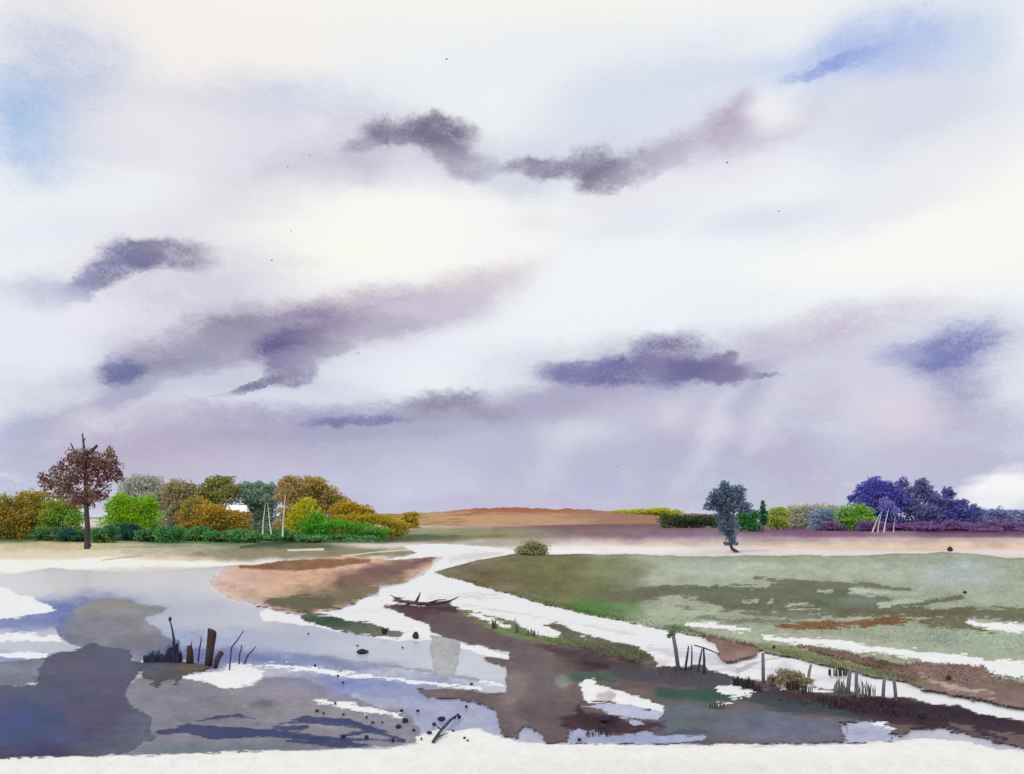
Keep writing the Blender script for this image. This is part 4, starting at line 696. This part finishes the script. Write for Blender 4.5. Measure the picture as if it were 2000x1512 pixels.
birch('faint thin birch standing apart at right of the cluster', (1745, 1040), (1750, 1005), 2.2, [(92, 84, 130)], [(1750, 998, 8, 7)], 157, RB)

# ------------------------------------------------------------------ grass (one mass of short blades per bank)
def inside(poly, x, y):
    c = np.zeros(len(x), bool); n = len(poly)
    for i in range(n):
        x1, y1 = poly[i]; x2, y2 = poly[i - 1]
        if y1 == y2: continue
        t = ((y1 > y) != (y2 > y)) & (x < (x2 - x1) * (y - y1) / (y2 - y1) + x1); c ^= t
    return c
def grass_material():
    m = bpy.data.materials.new('grass_blades'); m.use_nodes = True; nt = NT(m.node_tree)
    a = nt.n('ShaderNodeAttribute', attribute_name='sediment'); geo_ = nt.n('ShaderNodeNewGeometry')
    sc = nt.n('ShaderNodeVectorMath', operation='SCALE'); nt.l(a.outputs['Color'], sc.inputs[0]); nt.l(nt.rng(geo_.outputs['Random Per Island'], 0, 1, .9, 1.35, False), sc.inputs[3])
    df = nt.n('ShaderNodeBsdfDiffuse'); nt.l(sc.outputs[0], df.inputs[0]); tr = nt.n('ShaderNodeBsdfTranslucent'); nt.l(sc.outputs[0], tr.inputs[0])
    mx = nt.n('ShaderNodeMixShader'); mx.inputs[0].default_value = .4; nt.l(df.outputs[0], mx.inputs[1]); nt.l(tr.outputs[0], mx.inputs[2])
    o = nt.n('ShaderNodeOutputMaterial'); nt.l(mx.outputs[0], o.inputs[0]); return m
M_grass = grass_material()
def grass(poly, n, hgt, wid, seed, patch=.0, label='short grass blades on the bank'):
    rg = np.random.default_rng(seed); P = np.array(poly, float)
    x = rg.uniform(P[:, 0].min(), P[:, 0].max(), n); y = rg.uniform(P[:, 1].min(), P[:, 1].max(), n)
    k = inside(poly, x, y); x, y = x[k], y[k]; i, j = at_px(x, y); C_ = CV[i, j]; z = ZZ[i, j]
    ok = C_.mean(1) < .52; x, y, C_, z = x[ok], y[ok], C_[ok], z[ok]
    Y = F * (H - z) / (y - HZ); X = (x - CX) / F * Y
    pt = np.sin(X * 1.3 + 2 * np.sin(Y * .7)) + np.sin(Y * 1.1 + X * .4) + rg.normal(0, .6, len(X)); k = pt > patch; X, Y, C_, z = X[k], Y[k], C_[k], z[k]; m = len(X)
    h = hgt * rg.uniform(.4, 1.2, m); w = wid * rg.uniform(.6, 1.3, m); a = rg.uniform(0, 3.14, m); lx = rg.normal(0, .9, m) * h; ly = rg.normal(0, .6, m) * h
    b = np.stack([X, Y, z - .01], 1); d_ = np.stack([np.cos(a) * w, np.sin(a) * w * .4, 0 * w], 1); t = b + np.stack([lx, ly, h], 1)
    V = np.stack([b - d_, b + d_, t], 1).reshape(-1, 3).astype(np.float32)
    me = bpy.data.meshes.new('blades'); me.vertices.add(m * 3); me.vertices.foreach_set('co', V.ravel()); me.loops.add(m * 3); me.loops.foreach_set('vertex_index', np.arange(m * 3, dtype=np.int32))
    me.polygons.add(m); me.polygons.foreach_set('loop_start', np.arange(0, m * 3, 3, dtype=np.int32)); me.update(calc_edges=True)
    colour_attr(me, np.repeat(C_, 3, 0))
    o = link('grass', me, M_grass); o['kind'] = 'stuff'; o['label'] = label; o['category'] = 'grass'
MEAD = [(900, 1128), (1000, 1100), (1100, 1090), (1960, 1095), (2150, 1110), (2150, 1340), (1900, 1340), (1790, 1332), (1700, 1316), (1600, 1294), (1500, 1270), (1450, 1258), (1400, 1248), (1300, 1227), (1215, 1211), (1150, 1198), (1060, 1177), (1000, 1161), (905, 1133)]
grass(MEAD, 60000, .05, .02, 1, -.2, 'short grass blades over the green meadow')
grass([(846, 1114), (905, 1128), (1000, 1155), (1060, 1171), (1150, 1192), (1215, 1205), (1300, 1220), (1400, 1241), (1500, 1262), (1600, 1286), (1700, 1309), (1790, 1326), (1790, 1334), (1700, 1318), (1600, 1296), (1500, 1272), (1450, 1260), (1400, 1250), (1300, 1229), (1215, 1213), (1150, 1200), (1060, 1179), (1000, 1163), (905, 1134), (870, 1122)], 60000, .09, .018, 2, -.3, 'grass blades along the stream edge of the meadow')
grass([(900, 1194), (960, 1204), (1010, 1218), (1085, 1222), (1150, 1243), (1240, 1266), (1275, 1286), (1250, 1300), (1100, 1262), (1000, 1235), (940, 1215)], 12000, .07, .012, 3, 0, 'grass blades on the green mud bank')
grass([(1280, 1303), (1372, 1303), (1440, 1328), (1560, 1340), (1705, 1364), (1960, 1404), (1960, 1425), (1700, 1395), (1480, 1365), (1300, 1335)], 16000, .06, .01, 4, .2, 'dark stubble on the right mud bank')

# ------------------------------------------------------------------ stones
M_stone = plain_mat('dark_stone', (44, 38, 48), (62, 54, 62), scale=10)
M_pstone = plain_mat('white_stone', (242, 240, 240), (228, 226, 228), scale=6)
def stone(px, py, rx, ry, label, mat=None, z=0.0, group=None, seed=0, name='stone'):
    rx, ry = (rx * .82, ry * .82) if name == 'pebble' else (rx, ry); c = G(px, py + ry * .8, z); s = c.y / F; rg = random.Random(seed * 31 + int(px))
    me = bpy.data.meshes.new('stone'); import bmesh
    bm = bmesh.new(); bmesh.ops.create_icosphere(bm, subdivisions=2, radius=1)
    ph = [rg.uniform(0, 6) for _ in range(6)]
    for v in bm.verts:
        q = 1 + .16 * math.sin(v.co.x * 3 + ph[0]) + .14 * math.sin(v.co.y * 4 + ph[1]) + .12 * math.sin(v.co.z * 5 + ph[2])
        v.co = Vector((v.co.x * rx * s * q, v.co.y * rx * s * .85 * q, v.co.z * ry * s * q + ry * s * .8))
    bm.to_mesh(me); bm.free(); me.polygons.foreach_set('use_smooth', [True] * len(me.polygons))
    o = link(name, me, mat or M_stone); o.location = c
    return tag(o, label, 'stone', group)
stone(752, 1232, 7, 6, 'dark round stone at the tip of the dark green spit', z=.04)
stone(811, 1242, 7, 7, 'dark round stone on pale sand right of green spit tip', z=.006)
stone(709, 1273, 11, 5, 'flat slate stone alone in the pale water', z=0)
stone(1855, 1073, 6, 4.5, 'black stone on the pinkish field below the right grove', z=.05)
stone(1885, 1157, 3.5, 3, 'tiny black stone on the pale right part of meadow', z=.085)
stone(1852, 1324, 5, 4.5, 'dark stone on the brown bank at right', z=.11)
stone(1512, 1264, 3, 3, 'tiny black stone on the green strip beside the pale band', z=.095)
stone(1803, 1396, 9, 7, 'black stone half sunk in the darkest mud at right', z=.07)
stone(1180, 1404, 12, 6, 'black stone in the dark mud below the pale pool', z=.055)
stone(1176, 1420, 7, 5, 'smaller black stone below another in the dark mud', z=.055)
stone(1132, 1445, 4, 4, 'black pebble at the water edge beside brown mud', z=.02)
stone(1850, 1019, 15, 3.5, 'flat white stone under the violet trees', mat=M_pstone, z=.05)
SPL = [(792, 1407, 7, 6), (784, 1388, 4, 3.5), (816, 1388, 4, 3.5), (779, 1419, 7, 5), (728, 1411, 4, 3), (716, 1401, 3, 2.6), (747, 1411, 2.5, 2.5), (671, 1395, 3.2, 3), (619, 1388, 4.5, 3.5), (632, 1393, 3, 2.5), (655, 1374, 3, 2.6), (862, 1404, 8, 6), (848, 1414, 6, 4), (911, 1380, 3.5, 3.2), (921, 1336, 3.5, 3), (808, 1426, 4, 3.5), (823, 1443, 3, 3), (838, 1431, 6, 4), (897, 1400, 5, 4.5), (888, 1402, 4, 3.5), (671, 1438, 6, 4), (716, 1440, 6, 4), (767, 1445, 6, 5), (907, 1441, 3, 2.6), (660, 1320, 3, 2.6), (615, 1300, 3, 3), (670, 1333, 3, 2.6), (885, 1427, 3, 2.5), (913, 1446, 3, 2.5), (698, 1261, 2.5, 2.2), (786, 1265, 2.5, 2.2), (602, 1238, 2.5, 2.2)]
for i, (x, y, rx, ry) in enumerate(SPL):
    stone(x, y, rx, ry, 'small dark pebble scattered in the shallow water and grey mud', z=.012 if y < 1420 else .02, group='dark pebbles scattered in the foreground', seed=i, name='pebble')

# ------------------------------------------------------------------ posts, stumps, reeds
M_post = plain_mat('wet_post', (52, 40, 44), (70, 56, 58), scale=9, stretch=(1, 1, .15))
M_fence = plain_mat('grey_post', (100, 96, 108), (124, 120, 130), scale=9, stretch=(1, 1, .15))
M_reed = plain_mat('dark_reed', (70, 74, 96), (56, 56, 72), scale=5)
def upright(name, label, cat, pts, ws, mat, z=.02, group=None, n=8, part=None, slant=0.0):
    b = G(pts[0][0], pts[0][1], z); s = b.y / F; o = empty(name, b, label, cat, group) if part else None
    mb = MB(); P = [A(x, y, b.y) - b for (x, y) in pts]; P[0].z = -.12
    mb.tube(P, [w / 2 * s for w in ws], n)
    if slant:
        top = max(v[2] for v in mb.v); mb.v = [(x, y, zz + (x - P[-1].x) * slant if zz > top - .03 else zz) for (x, y, zz) in mb.v]
    ob = mb.build(part or name, mat, o, True)
    if not part: ob.location = b; tag(ob, label, cat, group); return ob
    return o, b, s
upright('mooring_post', 'thick dark wooden post with a slanted top in shallow water', 'post', [(406, 1299), (410, 1272), (414, 1240), (414, 1231)], [15, 15, 17, 16], M_post, z=.034, n=9, slant=-.5)
upright('stump', 'short dark stump left of the thick wooden post', 'stump', [(371, 1294), (371, 1275), (370, 1261)], [15, 13, 9], M_post, z=.034)
upright('stump', 'short dark stub leaning right against the thick post foot', 'stump', [(418, 1302), (424, 1288), (433, 1274)], [8, 12, 11], M_post, z=.034)
for x0, y0, x1, y1, xm, ym, lb in [(447, 1308, 476, 1232, 452, 1265, 'tall curved reed right of the leaning stub'), (466, 1296, 472, 1260, 468, 1278, 'short upright reed between two curved reeds'), (474, 1294, 500, 1262, 484, 1280, 'reed bending right with a thick tip'), (386, 1290, 393, 1243, 390, 1265, 'thin straight reed between stump and thick post'), (362, 1290, 375, 1253, 369, 1270, 'thin reed rising behind the short stump')]:
    upright('reed', lb, 'reed', [(x0, y0), (xm, ym), ((xm + x1) / 2 + (1 if x1 > xm else 0), (ym + y1) / 2), (x1, y1)], [3.2, 3, 2.6, 1.8], M_reed, n=5)
def weeds(name, label, px, py, w, h, n, mat, z, seed, extra=None, group=None, lean=.25, wid=2.4):
    b = G(px, py, z); s = b.y / F; rg = random.Random(seed); mb = MB()
    for i in range(n):
        x = rg.uniform(-w / 2, w / 2) * s; y = rg.uniform(-w / 4, w / 4) * s; hh = h * s * rg.uniform(.5, 1) * (1 - .5 * abs(x) / (w * s / 2 + 1e-6)); l = rg.uniform(-lean, lean) * hh; r = wid * s * rg.uniform(.5, 1) / 2
        mb.tube([(x, y, -.08), (x + l * .3, y, hh * .5), (x + l, y + l * .2, hh)], [r, r * .85, r * .25], 4)
    o = mb.build(name, mat, None, False); o.location = b
    return tag(o, label, 'weeds', group)
M_bw = plain_mat('blue_weed', (54, 60, 92), (62, 62, 76), scale=4)
weeds('weed_clump', 'dark blue weed clump at the left of the stumps', 302, 1292, 36, 26, 60, M_bw, .034, 1, wid=5)
weeds('weed_clump', 'dark blue weed clump under the tall seed head', 338, 1292, 30, 44, 70, M_bw, .034, 2, wid=5)
def seedhead():
    o, b, s = upright('seed_stalk', 'tall stalk with a round seed head above blue weeds', 'plant', [(336, 1292), (340, 1250), (336, 1228), (332, 1212)], [5, 6, 3.5, 2.5], M_reed, z=.034, part='stalk', n=6)
    mb = MB(); c = A(332, 1208, b.y) - b
    mb.tube([c + Vector((0, 0, -6 * s)), c + Vector((0, 0, -3 * s)), c, c + Vector((0, 0, 4 * s))], [1 * s, 3.4 * s, 3.2 * s, .6 * s], 7); mb.build('seed_head', M_reed, o)
seedhead()
FP = [((1326, 1304), (1314, 1236), 8, 'leaning grey post with bushy moss top by the stream'), ((1491, 1330), (1490, 1276), 7, 'upright grey post where brown wedge meets green strip'), ((1577, 1328), (1584, 1298), 6, 'short pointed grey post beside the olive shrub'), ((1655, 1350), (1661, 1308), 8, 'grey post, left of the pair among scratchy grass'), ((1672, 1352), (1673, 1304), 7, 'grey post, right of the pair among scratchy grass'), ((1724, 1360), (1728, 1320), 7, 'grey post, left of the pair near the brown bank'), ((1751, 1366), (1745, 1322), 7, 'grey post leaning left, nearest the brown bank')]
for i, (b, t, w, lb) in enumerate(FP):
    r = upright('fence_post', lb, 'post', [b, ((b[0] + t[0]) / 2, (b[1] + t[1]) / 2), t], [w, w * .95, w * .8], M_fence, z=.065, group='grey posts along the stream bank', part='shaft' if i == 0 else None)
    if i == 0:
        o, bb, s = r
        c = A(1312, 1234, bb.y); lv = leaves([(c, 10 * s, 7 * s, 7 * s), (c + Vector((-3 * s, 0, -8 * s)), 7 * s, 5 * s, 5 * s)], 3.5 * s, .8, bb)
        link('moss_top', lv, leaf_mat([(84, 98, 74), (70, 84, 64)], .4), o)
ST = [((1337, 1305), (1345, 1262), 4.5, 'thin dark stick leaning right, leftmost of the stick fence'), ((1350, 1303), (1351, 1260), 3, 'thinnest upright dark stick of the stick fence'), ((1362, 1307), (1371, 1267), 4, 'dark stick leaning right against the last stick'), ((1375, 1311), (1374, 1266), 5, 'thickest dark stick at the right end of stick fence')]
for b, t, w, lb in ST:
    upright('stick', lb, 'stick', [b, ((b[0] + t[0]) / 2 + 1, (b[1] + t[1]) / 2), t], [w, w, w * .6], M_reed, z=.065, group='sticks standing on the mud bank', n=6)
def rail():
    b = G(1375, 1311, .065); Y = b.y - .06; p = [A(1356, 1260, Y), A(1376, 1266, Y), A(1406, 1278, Y)]; mb = MB(); s = Y / F
    mb.tube([q - p[0] for q in p], [1.2 * s, 1.5 * s, 1 * s], 6); o = mb.build('rail', M_reed); o.location = p[0]; tag(o, 'thin drooping rail lying across the tops of the sticks', 'rail')
rail()
M_gb = plain_mat('dark_grass', (48, 40, 46), (66, 60, 56), scale=4); M_go = plain_mat('olive_grass', (92, 98, 66), (78, 82, 60), scale=4); M_gg = plain_mat('grey_grass', (120, 126, 124), (96, 100, 98), scale=4)
for i, (x, y, w, h, n, mt, lb, z) in enumerate([
 (1440, 1334, 22, 18, 40, M_gb, 'dark grass tuft above the scratched pale pool', .07), (1462, 1338, 26, 18, 46, M_gb, 'wider dark grass tuft right of another above pale pool', .07), (1480, 1345, 18, 14, 26, M_gb, 'low dark grass tuft left of the upright post foot', .07),
 (1548, 1342, 26, 18, 36, M_gb, 'dark grass tuft in front of the olive shrub', .07), (1575, 1348, 22, 16, 26, M_gb, 'dark grass tuft at the foot of short pointed post', .07), (1640, 1350, 20, 36, 30, M_gg, 'grey scratchy grass left of the post pair', .07), (1690, 1358, 36, 40, 46, M_gg, 'grey scratchy grass right of the post pair', .07),
 (1640, 1312, 40, 10, 40, M_gb, 'short dark grass on the green strip above scratchy grass', .12), (965, 1224, 12, 20, 12, M_go, 'thin olive grass tuft on the green part of mud bank', .07), (1008, 1232, 10, 30, 14, M_gg, 'tall pointed grey grass tuft on the green mud bank', .07), (1040, 1238, 26, 12, 14, M_go, 'sparse short grass right of the tall pointed tuft', .07), (1170, 1432, 50, 8, 30, M_gb, 'short dark roots along the lower edge of dark mud', .055),
 (1400, 1378, 30, 12, 24, M_go, 'olive grass tuft on the mud below the pale pool', .07)]):
    weeds('grass_tuft', lb, x, y, w, h, n, mt, z, 10 + i)
plant('shrub', 'low olive brown shrub on the dark mud bank', 'shrub', (1545, 1338), [(1532, 1315, 16, 10), (1552, 1320, 18, 10), (1540, 1328, 26, 9), (1572, 1330, 16, 6)], [(112, 104, 84), (100, 94, 74), (90, 84, 68)], Y=depth(1338, .07), leaf=4, z0=.07, size=.6)
plant('shrub', 'small brown shrub left of the olive brown one', 'shrub', (1508, 1334), [(1506, 1322, 8, 6), (1510, 1328, 13, 5)], [(120, 106, 98), (104, 94, 84)], Y=depth(1334, .07), leaf=3.5, z0=.07, size=.6)

# driftwood with upturned ends, twig in the shallows
def driftwood():
    b = G(830, 1186, .05); s = b.y / F; mb = MB()
    pts = [(762, 1162), (776, 1170), (790, 1175), (812, 1178), (840, 1180), (866, 1177), (880, 1173), (895, 1166)]
    mb.tube([A(x, y, b.y) - b + Vector((0, .08 * math.sin(i * 1.7), 0)) for i, (x, y) in enumerate(pts)], [.7 * s, 1.3 * s, 2.0 * s, 3.2 * s, 3.6 * s, 3 * s, 1.8 * s, .8 * s], 8)
    mb.tube([A(812, 1177, b.y) - b, A(817, 1167, b.y) - b, A(821, 1157, b.y) - b], [3.2 * s, 2.2 * s, .9 * s], 6)
    mb.tube([A(832, 1179, b.y) - b, A(856, 1172, b.y) - b, A(872, 1171, b.y) - b], [2 * s, 1.4 * s, .6 * s], 6)
    mb.tube([A(800, 1178, b.y) - b, A(790, 1183, b.y) - b, A(782, 1183, b.y) - b], [2 * s, 1.4 * s, .6 * s], 6)
    o = mb.build('driftwood', plain_mat('dark_driftwood', (74, 56, 60), (92, 80, 74), scale=5)); o.location = b
    tag(o, 'dark driftwood with both ends turned up on the mud bank tip', 'driftwood')
driftwood()
def twig():
    b = G(848, 1450, .03); s = b.y / F; mb = MB()
    def g(x, y, dz): p = G(x, y, .03) - b; return p + Vector((0, 0, dz))
    mb.tube([g(846, 1450, .01), g(862, 1430, .03), g(880, 1413, .05), g(896, 1402, .06)], [3.5 * s, 3 * s, 3 * s, 1.5 * s], 6)
    mb.tube([g(853, 1443, .02), g(866, 1438, .02), g(876, 1434, .02)], [2 * s, 1.4 * s, .6 * s], 5)
    mb.tube([g(862, 1430, .03), g(850, 1420, .03)], [1.8 * s, .7 * s], 5)
    o = mb.build('fallen_branch', M_reed); o.location = b; tag(o, 'forked dark branch lying where the water meets pale shore', 'branch')
twig()

# ------------------------------------------------------------------ birds
M_bird = plain_mat('bird_feathers', (40, 38, 50), (54, 52, 64))
def bird(px, py, w, label, Y=60, tilt=0.3):
    c = A(px, py, Y); s = w * Y / F; mb = MB()
    mb.tube([(-.08 * s, -.4 * s, 0), (0, -.2 * s, 0), (0, .1 * s, .02 * s), (0, .4 * s, 0)], [.02 * s, .1 * s, .11 * s, .03 * s], 6)
    for q in (-1, 1):
        mb.add([(0, -.14 * s, .05 * s), (q * .28 * s, -.12 * s, .2 * s), (q * .55 * s, .08 * s, .12 * s), (q * .28 * s, .08 * s, .2 * s), (0, .14 * s, .05 * s),
                (0, -.14 * s, .02 * s), (q * .28 * s, -.12 * s, .17 * s), (q * .28 * s, .08 * s, .17 * s), (0, .14 * s, .02 * s)], [(0, 1, 3, 4), (1, 2, 3), (5, 8, 7, 6), (6, 7, 2), (0, 5, 6, 1), (1, 6, 2), (4, 3, 7, 8), (3, 2, 7)])
    o = mb.build('bird', M_bird); o.location = c; o.rotation_euler = (0, tilt, px * .01); tag(o, label, 'bird', 'distant birds in the sky')
for (x, y, w, lb) in [(1206, 911, 5, 'tiny dark bird low over the middle of the hill'), (872, 116, 6, 'tiny dark bird highest in the sky'), (562, 327, 5, 'tiny dark bird left of the upper violet cloud'), (605, 304, 5, 'tiny dark bird touching the edge of the upper violet cloud'), (531, 509, 6, 'tiny dark bird left of the small lavender wisp'), (568, 452, 4, 'tiny dark bird in the bright patch above the wisp'), (1420, 318, 6, 'tiny dark bird below the pinkish cloud at upper right'), (1521, 413, 6, 'tiny dark bird in the white sky at right'), (700, 690, 6, 'tiny dark bird at the right tip of the large violet cloud')]:
    bird(x, y, w, lb)
